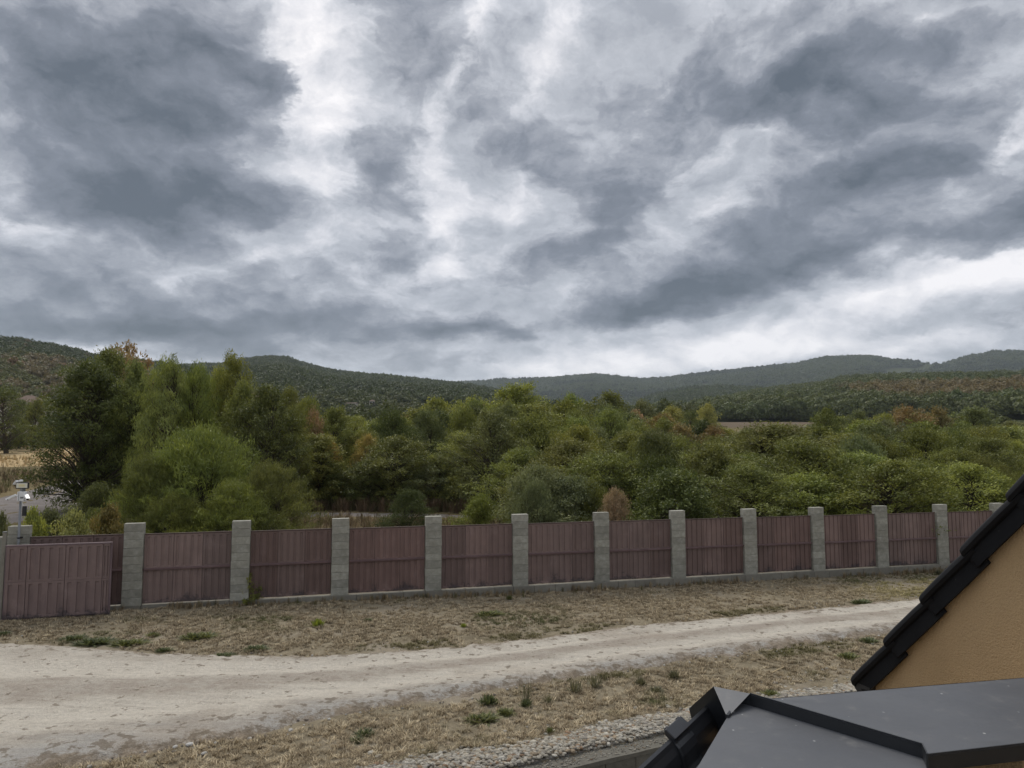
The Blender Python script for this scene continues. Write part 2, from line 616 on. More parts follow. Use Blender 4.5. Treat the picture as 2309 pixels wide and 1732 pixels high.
m, g, out = new_mat('anthracite_sheet')
oc = pos(g)
n1 = g.noise(oc, 3.0, 5, 0.55)
n2 = g.noise(g.v('ADD', oc, (5, 2, 9)), 11.0, 6, 0.7)
sp = g.n('ShaderNodeTexVoronoi', feature='F1', voronoi_dimensions='2D')
g.put(sp.inputs['Vector'], oc)
sp.inputs['Scale'].default_value = 17.0
spr = g.xyz(sp.outputs['Color'])
dot = g.m('MULTIPLY', g.step(sp.outputs['Distance'], g.m('MULTIPLY', spr[2], 0.03), g.m('MULTIPLY_ADD', spr[2], 0.07, 0.025), 1.0, 0.0), g.m('GREATER_THAN', spr[0], 0.80))
c = g.ramp(n1, [(0.3, (0.066, 0.070, 0.078)), (0.7, (0.086, 0.090, 0.098))])
c = g.mix(g.m('MULTIPLY', g.step(n2, 0.54, 0.78), 0.35), c, (0.23, 0.225, 0.21))
n5 = g.noise(g.v('MULTIPLY', oc, (2.0, 9.0, 1.0)), 2.0, 5, 0.65)
c = g.mix(g.m('MULTIPLY', g.step(n5, 0.55, 0.72), 0.30), c, (0.045, 0.047, 0.052))
c = g.mix(g.m('MULTIPLY', dot, g.m('MULTIPLY_ADD', spr[1], 0.6, 0.2)), c, (0.55, 0.55, 0.53))
finish(g, out, c, g.m('MULTIPLY_ADD', n2, 0.22, 0.36), 0.5, n1, 0.01, 0.3)
M['zinc'] = m
simple('black_trim_and_shade', (0.022, 0.024, 0.027), 0.42, 0.45, 0.2, 12)  # near-black trim, also painted on as shade for faces turned from the sky

# ---- ground of the yard and of everything beyond
m, g, out = new_mat('dry_ground')
p = pos(g)
n1 = g.noise(p, 0.55, 5, 0.6)
n2 = g.noise(p, 3.2, 6, 0.65)
n3 = g.noise(p, 28.0, 4, 0.7)
n4 = g.noise(p, 0.035, 3, 0.5)
c = g.ramp(n2, [(0.28, (0.145, 0.121, 0.082)), (0.5, (0.228, 0.192, 0.132)), (0.75, (0.305, 0.262, 0.186))])
c = g.mix(g.step(n1, 0.50, 0.68), c, (0.285, 0.245, 0.185))
c = g.v('SCALE', c, g.m('MULTIPLY_ADD', n3, 0.9, 0.55))
yy = g.xyz(p)[1]
rough_land = g.mix(g.step(n4, 0.42, 0.58), (0.13, 0.105, 0.055), (0.185, 0.145, 0.08))
c = g.mix(g.step(yy, 26.0, 34.0), c, g.v('SCALE', rough_land, g.m('MULTIPLY_ADD', n2, 0.8, 0.6)))
finish(g, out, c, 1.0, 0.05, g.m('ADD', n2, n3), 0.04)
M['ground'] = m

# ---- crushed limestone road
m, g, out = new_mat('crushed_stone')
p = pos(g)
ac = g.n('ShaderNodeAttribute', attribute_name='across').outputs['Fac']
n0 = g.noise(p, 0.35, 4, 0.55)
n1 = g.noise(p, 1.6, 6, 0.65)
n2 = g.noise(p, 14.0, 5, 0.7)
n3 = g.noise(p, 60.0, 2, 0.6)
rotp = g.n('ShaderNodeMapping')
g.put(rotp.inputs[0], p)
rotp.inputs['Rotation'].default_value = (0, 0, -math.radians(12))
rotp.inputs['Scale'].default_value = (0.22, 2.6, 1.0)
ns = g.noise(rotp.outputs[0], 1.4, 5, 0.6)
c = g.ramp(n1, [(0.30, (0.365, 0.325, 0.272)), (0.52, (0.460, 0.415, 0.350)), (0.75, (0.55, 0.505, 0.43))])
acn = g.m('MULTIPLY_ADD', g.m('SUBTRACT', ns, 0.5), 0.22, ac)
tr1 = g.m('SUBTRACT', 1.0, g.step(g.m('ABSOLUTE', g.m('SUBTRACT', acn, 0.30)), 0.04, 0.15))
tr2 = g.m('SUBTRACT', 1.0, g.step(g.m('ABSOLUTE', g.m('SUBTRACT', acn, 0.66)), 0.04, 0.15))
c = g.mix(g.m('MULTIPLY', g.m('MAXIMUM', tr1, tr2), 0.7), c, (0.61, 0.56, 0.475))
mid = g.m('SUBTRACT', 1.0, g.step(g.m('ABSOLUTE', g.m('SUBTRACT', acn, 0.48)), 0.03, 0.14))
c = g.mix(g.m('MULTIPLY', g.m('MULTIPLY', mid, g.step(n1, 0.40, 0.56)), 0.75), c, (0.325, 0.278, 0.228))
c = g.mix(g.m('MULTIPLY', g.step(acn, 0.78, 0.9), 0.7), c, (0.335, 0.325, 0.305))
c = g.mix(g.m('MULTIPLY', g.step(n0, 0.52, 0.66), 0.6), c, (0.37, 0.318, 0.258))
streak = g.noise(rotp.outputs[0], 7.0, 5, 0.7)
c = g.mix(g.m('MULTIPLY', g.step(streak, 0.55, 0.70), 0.55), c, (0.285, 0.245, 0.20))
c = g.mix(g.m('MULTIPLY', g.step(streak, 0.42, 0.30), 0.5), c, (0.60, 0.57, 0.51))
ed = g.n('ShaderNodeAttribute', attribute_name='edge').outputs['Fac']
eg = g.m('MULTIPLY_ADD', g.m('SUBTRACT', n1, 0.5), 1.3, g.m('MULTIPLY_ADD', g.m('SUBTRACT', n2, 0.5), 1.0, ed))
c = g.mix(g.step(eg, 0.12, 0.50, 0.85, 0.0), c, (0.255, 0.20, 0.14))
spk = g.noise(p, 5.5, 3, 0.6)
c = g.mix(g.m('MULTIPLY', g.step(g.m('ADD', spk, g.m('MULTIPLY', g.step(ed, 0.2, 1.2, 0.10, 0.0), 1.0)), 0.61, 0.68), 0.75), c, (0.185, 0.150, 0.11))
c = g.v('SCALE', c, g.m('MULTIPLY_ADD', n2, 0.70, 0.65))
c = g.v('SCALE', c, g.m('MULTIPLY_ADD', n3, 0.60, 0.70))
finish(g, out, c, 0.95, 0.15, g.m('ADD', g.m('MULTIPLY', n2, 1.3), g.m('ADD', n3, ns)), 0.035)
M['road'] = m

m, g, out = new_mat('grey_track')
p = pos(g)
n1 = g.noise(p, 0.5, 6, 0.6)
n2 = g.noise(p, 6.0, 5, 0.65)
c = g.ramp(n1, [(0.3, (0.125, 0.110, 0.102)), (0.55, (0.175, 0.157, 0.147)), (0.75, (0.235, 0.213, 0.195))])
c = g.v('SCALE', c, g.m('MULTIPLY_ADD', n2, 0.6, 0.7))
finish(g, out, c, 0.95, 0.1, n2, 0.04)
M['track'] = m

m, g, out = new_mat('field_soil')
p = pos(g)
n1 = g.noise(p, 0.15, 5, 0.6)
n2 = g.noise(g.v('MULTIPLY', p, (0.12, 1.6, 1)), 1.0, 5, 0.6)
c = g.ramp(n2, [(0.3, (0.30, 0.215, 0.115)), (0.5, (0.40, 0.30, 0.165)), (0.72, (0.47, 0.375, 0.235))])
c = g.v('SCALE', c, g.m('MULTIPLY_ADD', n1, 0.6, 0.7))
finish(g, out, c, 1.0, 0.05, n2, 0.1)
M['stubble'] = m
simple('ploughed', (0.120, 0.092, 0.064), 1.0, 0.05, 0.3, 0.05, 0, 0, 0, pos)

for key, cs in (('hill', [(0.35, (0.075, 0.072, 0.036)), (0.6, (0.15, 0.12, 0.065)), (0.75, (0.24, 0.19, 0.125))]),
                ('hill_dark', [(0.35, (0.040, 0.048, 0.022)), (0.66, (0.055, 0.062, 0.028)), (0.85, (0.13, 0.105, 0.065))])):
    m, g, out = new_mat('soil_of_' + key)
    p = pos(g)
    n1 = g.noise(p, 0.012, 5, 0.6)
    n2 = g.noise(p, 0.09, 4, 0.6)
    c = g.ramp(n1, cs)
    c = g.v('SCALE', c, g.m('MULTIPLY_ADD', n2, 0.8, 0.6))
    finish(g, out, c, 1.0, 0.05)
    M[key] = m

m, g, out = new_mat('river_pebble')
a = g.n('ShaderNodeAttribute', attribute_type='INSTANCER', attribute_name='tint').outputs['Color']
n1 = g.noise(objco(g), 2.5, 4, 0.6)
c = g.v('SCALE', a, g.m('MULTIPLY_ADD', n1, 0.6, 0.7))
finish(g, out, c, 0.75, 0.25, n1, 0.05)
M['pebble'] = m

m, g, out = new_mat('dry_blades')
a = g.n('ShaderNodeAttribute', attribute_type='INSTANCER', attribute_name='tint').outputs['Color']
lv = g.n('ShaderNodeAttribute', attribute_name='leafv').outputs['Fac']
c = g.v('SCALE', a, g.m('MULTIPLY_ADD', lv, 0.8, 0.6))
finish(g, out, c, 0.9, 0.1)
M['blade'] = m

# ================================================================== ground, road, fields
az = np.radians(np.concatenate([np.linspace(-180, -66, 30)[:-1], np.linspace(-66, 66, 420), np.linspace(66, 180, 30)[1:]]))
rr = np.concatenate([np.linspace(0.5, 7.5, 12), np.geomspace(7.8, 60, 190), np.geomspace(62, 500, 70)[0:], np.geomspace(560, 5450, 22)])
A, R = np.meshgrid(az, rr)
X, Y = R * np.sin(A), R * np.cos(A)
Z = gz(X, Y) + np.where(R < 40, 0.018 * vnoise(X, Y, 3.1, 11, 3), 0.0)
na = len(az)
idx = np.arange(len(rr) * na).reshape(len(rr), na)
F = np.stack([idx[:-1, :-1], idx[:-1, 1:], idx[1:, 1:], idx[1:, :-1]], -1).reshape(-1, 4)
tag(obj('ground', np_mesh('ground', np.stack([X, Y, Z], -1).reshape(-1, 3), F, M['ground'], True)),
    'dry brownish earth of the yard and the land beyond the fence', 'ground', kind='structure')


def polyline(pts, n):
    pts = np.array(pts, float)
    d = np.concatenate([[0], np.cumsum(np.linalg.norm(np.diff(pts, axis=0), axis=1))])
    t = np.linspace(0, d[-1], n)
    return np.stack([np.interp(t, d, pts[:, 0]), np.interp(t, d, pts[:, 1])], -1)


def ribbon(name, up, lo, na_, nc, mat, lift, sink, edge_noise, rut, label, cat, seed):
    """a strip of road between two lines on the ground; its edges dip below the ground so that the border comes out ragged"""
    u, l = polyline(up, na_), polyline(lo, na_)
    t = np.linspace(0, 1, nc)[None, :, None]
    P_ = u[:, None, :] * (1 - t) + l[:, None, :] * t
    wid = np.linalg.norm(u - l, axis=1)[:, None]
    tt = t[:, :, 0]
    edge = np.minimum(tt, 1 - tt) * wid
    nz = vnoise(P_[..., 0], P_[..., 1], 1.3, seed, 4)
    nz2 = vnoise(P_[..., 0], P_[..., 1], 5.0, seed + 4, 3)
    z = gz(P_[..., 0], P_[..., 1]) - sink + (lift + sink) * smooth01((edge + edge_noise * (0.6 * nz + 0.7 * nz2)) / (0.25 + edge_noise))
    z = z + rut * nz * smooth01(edge / 1.0)
    z = z - rut * 1.1 * (np.exp(-((tt - 0.30 + 0.03 * nz) / 0.055) ** 2) + np.exp(-((tt - 0.66 + 0.03 * nz) / 0.055) ** 2)) * smooth01(edge / 1.0)
    V = np.concatenate([P_, z[..., None]], -1).reshape(-1, 3)
    idx = np.arange(na_ * nc).reshape(na_, nc)
    F = np.stack([idx[:-1, :-1], idx[1:, :-1], idx[1:, 1:], idx[:-1, 1:]], -1).reshape(-1, 4)
    me = np_mesh(name, V, F[:, ::-1], mat, True)
    at = me.attributes.new('across', 'FLOAT', 'POINT')
    at.data.foreach_set('value', np.broadcast_to(tt, (na_, nc)).astype(np.float32).ravel())
    at = me.attributes.new('edge', 'FLOAT', 'POINT')
    at.data.foreach_set('value', np.minimum(edge, 3.0).astype(np.float32).ravel())
    return tag(obj(name, me), label, cat, kind='structure')


def G(*pts):
    return [tuple(on_ground(*p)[:2]) for p in pts]


ROAD_UP = [(-19.0, 16.4), (-14.5, 16.0)] + G((0, 1446), (149, 1455), (255, 1463), (362, 1471), (500, 1474), (700, 1479), (880, 1465), (1100, 1449), (1409, 1411), (1680, 1386), (2009, 1354)) + [(13.0, 20.75), (22.0, 24.3)]
ROAD_LO = [(-15.0, 6.2), (-9.0, 7.4)] + G((261, 1724), (418, 1693), (585, 1668), (731, 1630), (918, 1597), (1090, 1570), (1226, 1547), (1409, 1518), (1545, 1499), (1843, 1456), (2009, 1434)) + [(12.5, 17.8), (22.0, 21.6)]
ribbon('gravel_road', ROAD_UP, ROAD_LO, 700, 110, M['road'], 0.075, 0.03, 0.22, 0.03,
       'pale crushed stone driveway running along the inside of the fence', 'road', 21)

TRACK_UP = [tuple(p) for p in G((-60, 1140), (0, 1121), (68, 1104), (152, 1083), (188, 1074))]
TRACK_LO = [tuple(p) for p in G((-40, 1193), (20, 1184), (68, 1174), (158, 1163), (230, 1160), (262, 1112))]
ribbon('grey_track', TRACK_UP, TRACK_LO, 120, 24, M['track'], 0.05, 0.05, 0.4, 0.05, 'grey gravel track coming in from the left past the large dark tree', 'road', 31)
ribbon('gravel_lane', [(-29, 45.5), (-18, 42.5), (-9, 41.5), (-2.0, 41.2), (3, 41.5)], [(-28, 38.5), (-18, 38.6), (-9, 38.9), (-2.0, 39.4), (3, 40.0)],
       90, 12, M['track'], 0.03, 0.05, 0.3, 0.03, 'grey gravel lane half hidden by weeds behind the fence', 'road', 37)
ribbon('stubble_field', [(-115, 128), (-70, 127), (-44, 126), (-30, 126)], [(-95, 76), (-62, 79), (-47, 84), (-34, 90)], 60, 20, M['stubble'], 0.05, 0.05, 0.8, 0.05,
       'golden stubble field in front of the far concrete wall', 'field', 41)
ribbon('ploughed_field', [(30, 395), (80, 392), (150, 380), (290, 372), (420, 380)], [(20, 255), (80, 250), (150, 245), (290, 240), (420, 250)], 60, 16, M['ploughed'], 0.25, 0.1, 2, 0.1,
       'flat brown ploughed field between the thicket and the wooded slope', 'field', 43)

# ================================================================== hills
def hill(name, sky_pts, R0, R1, zb, drop, label, seed, gully=1.0, power=1.0):
    sp = [(math.atan2(view_dir(x, y).x, view_dir(x, y).y), view_dir(x, y).z / math.hypot(view_dir(x, y).x, view_dir(x, y).y)) for x, y in sky_pts]
    a_, e_ = np.array([q[0] for q in sp]), np.array([q[1] for q in sp])
    a0, a1 = a_[0] - 0.30, a_[-1] + 0.30
    aa = np.linspace(a0, a1, 260)

    def prof(a):
        e = np.interp(a, a_, e_)
        e = e * np.where(a < a_[0], np.clip(1 - (a_[0] - a) * 1.2, 0.3, 1), 1) * np.where(a > a_[-1], np.clip(1 - (a - a_[-1]) * 1.2, 0.3, 1), 1)
        return EYE.z + e * R1 - drop

    def zf(a, r):
        a, r = np.asarray(a, float), np.asarray(r, float)
        t = (r - R0) / (R1 - R0)
        h = np.maximum(prof(a), zb + 1)
        z = zb + (h - zb) * np.clip(t, 0, 1) ** power
        x, y = r * np.sin(a), r * np.cos(a)
        z = z + gully * (h - zb) * 0.10 * vnoise(x, y, 4.0 / (R1 - R0), seed, 3) * np.sin(np.pi * np.clip(t, 0, 1))
        back = np.clip(t - 1, 0, None)
        z = np.where(t > 1, zb + (h - zb) * (1 - smooth01(back / 0.8)) , z)
        return np.where(t < 0, zb - 2.0 + t * 40, z)

    rad = np.concatenate([[R0 - 0.05 * (R1 - R0)], np.linspace(R0, R1, 30), np.linspace(R1, R1 + 0.85 * (R1 - R0), 10)[1:]])
    A, R = np.meshgrid(aa, rad)
    Zh = zf(A, R)
    idx = np.arange(A.size).reshape(A.shape)
    F = np.stack([idx[:-1, :-1], idx[:-1, 1:], idx[1:, 1:], idx[1:, :-1]], -1).reshape(-1, 4)
    V = np.stack([R * np.sin(A), R * np.cos(A), Zh], -1).reshape(-1, 3)
    tag(obj(name, np_mesh(name, V, F, M['hill' if seed == 51 else 'hill_dark'], True)), label, 'hill', kind='structure')
    return zf, prof


H = {}
H['left'] = (hill('wooded_hill', [(-160, 775), (0, 766), (36, 766), (65, 770), (91, 777), (135, 784), (172, 791), (195, 798), (228, 805), (300, 815), (380, 824), (450, 835), (560, 868), (680, 905)],
                  330, 880, 13.5, 6.0, 'nearer hill on the left with dark woods on top and tan scrub below', 51, 0.8), 330, 880)
H['mid'] = (hill('wooded_hill', [(-100, 850), (300, 835), (452, 826), (494, 826), (538, 818), (570, 812), (604, 810), (649, 813), (676, 823), (711, 832), (758, 842), (821, 850), (885, 856), (948, 863), (992, 868), (1060, 876), (1122, 888), (1200, 905), (1300, 930), (1420, 950)],
                 430, 1900, 13.5, 8.0, 'round topped hill left of the middle covered in dark green woods', 52, 0.8, 0.85), 430, 1900)
H['far'] = (hill('wooded_hill', [(700, 872), (880, 868), (992, 865), (1075, 863), (1110, 859), (1170, 857), (1254, 853), (1314, 847), (1341, 846), (1376, 849), (1444, 856), (1498, 854), (1566, 846), (1607, 841), (1715, 830), (1790, 822), (1861, 808), (1953, 804), (1980, 807), (2013, 814), (2076, 817), (2143, 818), (2186, 805), (2238, 796), (2284, 794), (2330, 797), (2500, 800)],
                 1700, 3700, 13.5, 8.0, 'long bluish ridge on the horizon with felled clearings on its right', 53, 0.9), 1700, 3700)
H['spur'] = (hill('wooded_hill', [(1250, 948), (1330, 938), (1390, 927), (1436, 906), (1480, 889), (1560, 874), (1640, 872), (1720, 876), (1800, 884), (1900, 905), (2000, 920)],
                  900, 1800, 13.5, 8.0, 'low green spur in front of the far ridge', 54, 0.8), 900, 1800)
H['right'] = (hill('wooded_hill', [(1300, 962), (1450, 945), (1520, 934), (1600, 910), (1709, 884), (1845, 869), (1915, 853), (2000, 849), (2116, 847), (2309, 843), (2500, 840)],
                   405, 1150, 13.5, 7.0, 'nearer wooded slope on the right turning rust and brown', 55, 0.8), 405, 1150)

# ================================================================== foliage building blocks
def leaf_quads(C, D, N, L, Wd):
    """diamond leaves: centres C, long axes D, flat normals N, lengths L, widths Wd"""
    B = np.cross(D, N)
    B /= np.linalg.norm(B, axis=1, keepdims=True) + 1e-9
    n = len(C)
    V = np.empty((n, 4, 3))
    V[:, 0] = C - D * (L * 0.5)[:, None]
    V[:, 2] = C + D * (L * 0.5)[:, None]
    V[:, 1] = C + B * (Wd * 0.5)[:, None] + D * (L * 0.06)[:, None]
    V[:, 3] = C - B * (Wd * 0.5)[:, None] + D * (L * 0.06)[:, None]
    return V.reshape(-1, 3), np.arange(n * 4).reshape(n, 4)


def unit(v):
    return v / (np.linalg.norm(v, axis=-1, keepdims=True) + 1e-9)


def make_tree(seed, kind, H_, R_, clusters, leaves, leaf_l, leaf_w, spread, droop=0.0, base=0.12, lum=0.25):
    """trunk mesh and crown mesh of one tree: limbs run from the trunk to clumps of leaves spread through the crown"""
    r = np.random.default_rng(seed)
    n = clusters
    if kind == 'bush':
        t = r.random(n) ** 0.8
        prof = np.sqrt(np.clip(1 - t ** 2.2, 0, 1)) * (0.72 + 0.28 * np.sin(np.pi * np.clip(t * 1.5, 0, 1)))
    elif kind == 'poplar':
        t = base + (1 - base) * r.random(n) ** 0.9
        u = (t - base) / (1 - base)
        prof = np.clip(np.sin(np.pi * np.clip(u, 0.05, 0.96) ** 1.05), 0, 1) ** 0.5
    else:
        t = base + (1 - base) * r.random(n) ** 0.75
        u = (t - base) / (1 - base)
        prof = np.clip(np.sin(np.pi * np.clip(u, 0.03, 0.99) ** 0.8), 0, 1) ** 0.55
    th = r.random(n) * 2 * np.pi
    lob = 1 + lum * (np.sin(th * 2 + seed) * np.cos(t * 7 + seed) + 0.7 * np.sin(th * 3 - t * 9 + seed * 2))
    rad = R_ * prof * lob * np.sqrt(r.uniform(0.18, 1.0, n))
    c = np.stack([rad * np.cos(th), rad * np.sin(th), t * H_], -1)
    c += r.normal(0, 0.04 * R_, c.shape)
    c[:, 2] = np.maximum(c[:, 2], 0.15)
    # wood
    mb = MB()
    lean = r.normal(0, 0.05, 2) * H_
    stems = 1 if kind in ('broad', 'poplar', 'willow') else 3
    top = 0.86 if stems == 1 else 0.5

    def axis(tz, k=0):
        f = tz / H_
        if stems == 1:
            return np.array([lean[0] * f + 0.05 * H_ * math.sin(f * 4 + seed) * 0.3, lean[1] * f + 0.04 * H_ * math.cos(f * 5 + seed) * 0.3 - 0.012 * H_, tz])
        q = k * 2.1 + seed
        return np.array([math.cos(q) * R_ * 0.35 * f + 0.06 * math.cos(q), math.sin(q) * R_ * 0.35 * f + 0.06 * math.sin(q), tz])
    r0 = 0.017 * H_ + 0.012 * R_
    for k in range(stems):
        zs = np.linspace(0, top * H_, 7)
        mb.tube([axis(z, k) - (np.array([0, 0, 0.25]) if i == 0 else 0) for i, z in enumerate(zs)], [r0 * (1.25 if i == 0 else 1) * (1 - 0.88 * i / 6) / (1 if stems == 1 else 1.6) for i in range(7)], 7)
    out = unit(c - np.stack([axis(z * 0.75, 0) for z in c[:, 2]]) * np.array([1, 1, 0.9]))
    for i in range(0, n):
        if stems > 1 and i % 2:
            continue
        za = np.clip(c[i, 2] - 0.55 * rad[i] - 0.1 * H_, 0.06 * H_, top * 0.97 * H_)
        a = axis(za, i % stems)
        mid = a * 0.5 + c[i] * 0.5 + np.array([0, 0, 0.10 * rad[i]])
        rr_ = 0.30 * r0 * (1 - 0.5 * za / H_)
        mb.tube([a, mid, c[i]], [rr_, rr_ * 0.6, rr_ * 0.22], 4, False)
    trunk = mb.mesh('trunk', M['bark'])
    # leaves
    m_ = np.maximum(3, (leaves * r.uniform(0.6, 1.4, n)).astype(int))
    ci = np.repeat(np.arange(n), m_)
    k = len(ci)
    o = out[ci]
    loc = r.normal(0, 1, (k, 3))
    loc[:, 2] = np.where(r.random(k) < 0.62, np.abs(loc[:, 2]), loc[:, 2])          # pads: most leaves on the upper side
    loc *= (np.clip(r.normal(0.92, 0.22, k), 0.1, 1.5) / (np.linalg.norm(loc, axis=1) + 1e-9))[:, None]
    size = spread * r.uniform(0.65, 1.35, n)[ci]
    along = (loc * o).sum(1)
    C = c[ci] + (loc + o * (along * 0.55)[:, None]) * size[:, None] * np.array([1, 1, 1.15 if kind == 'poplar' else 0.85])
    if kind == 'willow':
        C[:, 2] -= np.abs(r.normal(0, 0.55, k)) * size * 1.2
        D = unit(o * 0.45 + r.normal(0, 0.35, (k, 3)) + np.array([0, 0, -1.1]))
    elif kind == 'feather':
        D = unit(o * 0.9 + np.array([0, 0, 0.45]) + r.normal(0, 0.42, (k, 3)))
    elif kind == 'poplar':
        D = unit(o * 0.4 + r.normal(0, 0.6, (k, 3)) + np.array([0, 0, 0.5]))
    else:
        D = unit(o * 0.5 + r.normal(0, 0.75, (k, 3)) + np.array([0, 0, -droop]))
    C[:, 2] = np.maximum(C[:, 2], 0.05)
    N = unit(r.normal(0, 0.8, (k, 3)) + o * 0.5 + np.array([0, 0, 0.7]))
    L = leaf_l * r.uniform(0.6, 1.35, k)
    V, F = leaf_quads(C, D, N, L, L * leaf_w * r.uniform(0.8, 1.2, k))
    tone = r.random(n)[ci] * 0.55 + r.random(k) * 0.45
    crown = np_mesh('crown', V, F, M['leaf'], False, {'leafv': tone})
    return trunk, crown, H_, R_


PROTO = {}


def proto(key, *a, **k):
    PROTO.setdefault(key, []).append(make_tree(*a, **k))


# near kinds with small leaves
proto('walnut', 11, 'broad', 9.0, 3.2, 330, 105, 0.17, 0.42, 0.46, 0.35, 0.03, 0.28)
proto('ash', 13, 'broad', 7.2, 2.6, 270, 105, 0.15, 0.40, 0.40, 0.35, 0.03, 0.28)
proto('willow', 17, 'willow', 9.0, 2.5, 280, 100, 0.22, 0.17, 0.40, 0.0, 0.03, 0.28)
proto('poplar', 19, 'poplar', 8.0, 1.5, 210, 90, 0.14, 0.45, 0.30, 0.2, 0.03)
proto('poplar', 23, 'poplar', 8.0, 2.0, 230, 95, 0.14, 0.42, 0.34, 0.25, 0.02)
for sd in (29, 31):
    proto('feathery', sd, 'bush', 4.4, 3.4, 420, 100, 0.20, 0.11, 0.36, -0.9, 0.02, 0.24)
proto('bush', 37, 'bush', 3.2, 2.2, 230, 100, 0.11, 0.42, 0.30, 0.1, 0.02, 0.28)
proto('bush', 41, 'bush', 3.2, 2.2, 230, 100, 0.12, 0.30, 0.31, -0.4, 0.02, 0.34)
proto('bush', 42, 'bush', 3.2, 2.2, 230, 100, 0.13, 0.24, 0.33, -0.7, 0.02, 0.30)
proto('locust', 43, 'broad', 5.5, 2.3, 220, 95, 0.13, 0.38, 0.36, -0.4, 0.02, 0.33)
proto('locust', 47, 'broad', 5.5, 2.3, 220, 95, 0.15, 0.26, 0.38, -0.3, 0.02, 0.30)
proto('locust', 48, 'broad', 5.5, 2.3, 220, 95, 0.14, 0.34, 0.36, -0.6, 0.02, 0.36)
proto('sparse', 53, 'poplar', 5.0, 1.3, 70, 60, 0.15, 0.40, 0.30, 0.0, 0.10, 0.4)
proto('spreading', 55, 'broad', 5.0, 1.7, 60, 55, 0.16, 0.40, 0.28, 0.1, 0.25, 0.4)
proto('bramble', 59, 'bush', 1.5, 1.4, 110, 60, 0.11, 0.62, 0.22, 0.0, 0.02, 0.35)
# farther kinds: same build, larger leaf clumps
proto('tree_far', 61, 'broad', 7.0, 3.0, 150, 48, 0.30, 0.45, 0.52, 0.1, 0.02, 0.3)
proto('tree_far', 67, 'broad', 7.0, 3.0, 150, 48, 0.30, 0.35, 0.54, 0.2, 0.02, 0.35)
proto('tree_far', 68, 'broad', 7.0, 3.0, 150, 48, 0.32, 0.30, 0.54, -0.2, 0.02, 0.30)
proto('poplar_far', 71, 'poplar', 8.0, 1.8, 120, 44, 0.28, 0.45, 0.42, 0.2, 0.03)
proto('conifer', 73, 'poplar', 8.0, 1.9, 150, 55, 0.24, 0.18, 0.38, 0.6, 0.03, 0.1)


def scatter(name, points, rot, scl, ids, tint, sources, label, cat, kind='stuff'):
    """one object whose geometry nodes set copies of the sources on its points"""
    me = bpy.data.meshes.new(name)
    n = len(points)
    me.vertices.add(n)
    me.vertices.foreach_set('co', np.asarray(points, np.float32).ravel())
    for k, dt, arr in (('rotz', 'FLOAT', rot), ('tilt', 'FLOAT', np.zeros(n)), ('pick', 'INT', ids)):
        at = me.attributes.new(k, dt, 'POINT')
        at.data.foreach_set('value', np.asarray(arr, np.int32 if dt == 'INT' else np.float32))
    scl = np.asarray(scl, np.float32)
    if scl.ndim == 1:
        scl = np.stack([scl] * 3, -1)
    at = me.attributes.new('size', 'FLOAT_VECTOR', 'POINT')
    at.data.foreach_set('vector', scl.ravel())
    at = me.attributes.new('tint', 'FLOAT_COLOR', 'POINT')
    at.data.foreach_set('color', np.concatenate([np.asarray(tint, np.float32), np.ones((n, 1), np.float32)], 1).ravel())
    coll = bpy.data.collections.new(name + '_pieces')
    for s in sources:
        coll.objects.link(s)
    ng = bpy.data.node_groups.new(name, 'GeometryNodeTree')
    ng.interface.new_socket('Geometry', in_out='INPUT', socket_type='NodeSocketGeometry')
    ng.interface.new_socket('Geometry', in_out='OUTPUT', socket_type='NodeSocketGeometry')
    N_, Lk = ng.nodes, ng.links
    gi, go = N_.new('NodeGroupInput'), N_.new('NodeGroupOutput')
    ci = N_.new('GeometryNodeCollectionInfo')
    ci.inputs['Collection'].default_value = coll
    ci.inputs['Separate Children'].default_value = True
    ci.inputs['Reset Children'].default_value = True
    ip = N_.new('GeometryNodeInstanceOnPoints')
    ip.inputs['Pick Instance'].default_value = True

    def attr(nm, dt):
        a = N_.new('GeometryNodeInputNamedAttribute')
        a.data_type = dt
        a.inputs['Name'].default_value = nm
        return a.outputs['Attribute']
    cx = N_.new('ShaderNodeCombineXYZ')
    Lk.new(attr('rotz', 'FLOAT'), cx.inputs[2])
    Lk.new(gi.outputs[0], ip.inputs['Points'])
    Lk.new(ci.outputs[0], ip.inputs['Instance'])
    Lk.new(attr('pick', 'INT'), ip.inputs['Instance Index'])
    Lk.new(cx.outputs[0], ip.inputs['Rotation'])
    Lk.new(attr('size', 'FLOAT_VECTOR'), ip.inputs['Scale'])
    Lk.new(ip.outputs[0], go.inputs[0])
    o = obj(name, me)
    md = o.modifiers.new('scatter', 'NODES')
    md.node_group = ng
    return tag(o, label, cat, kind=kind)


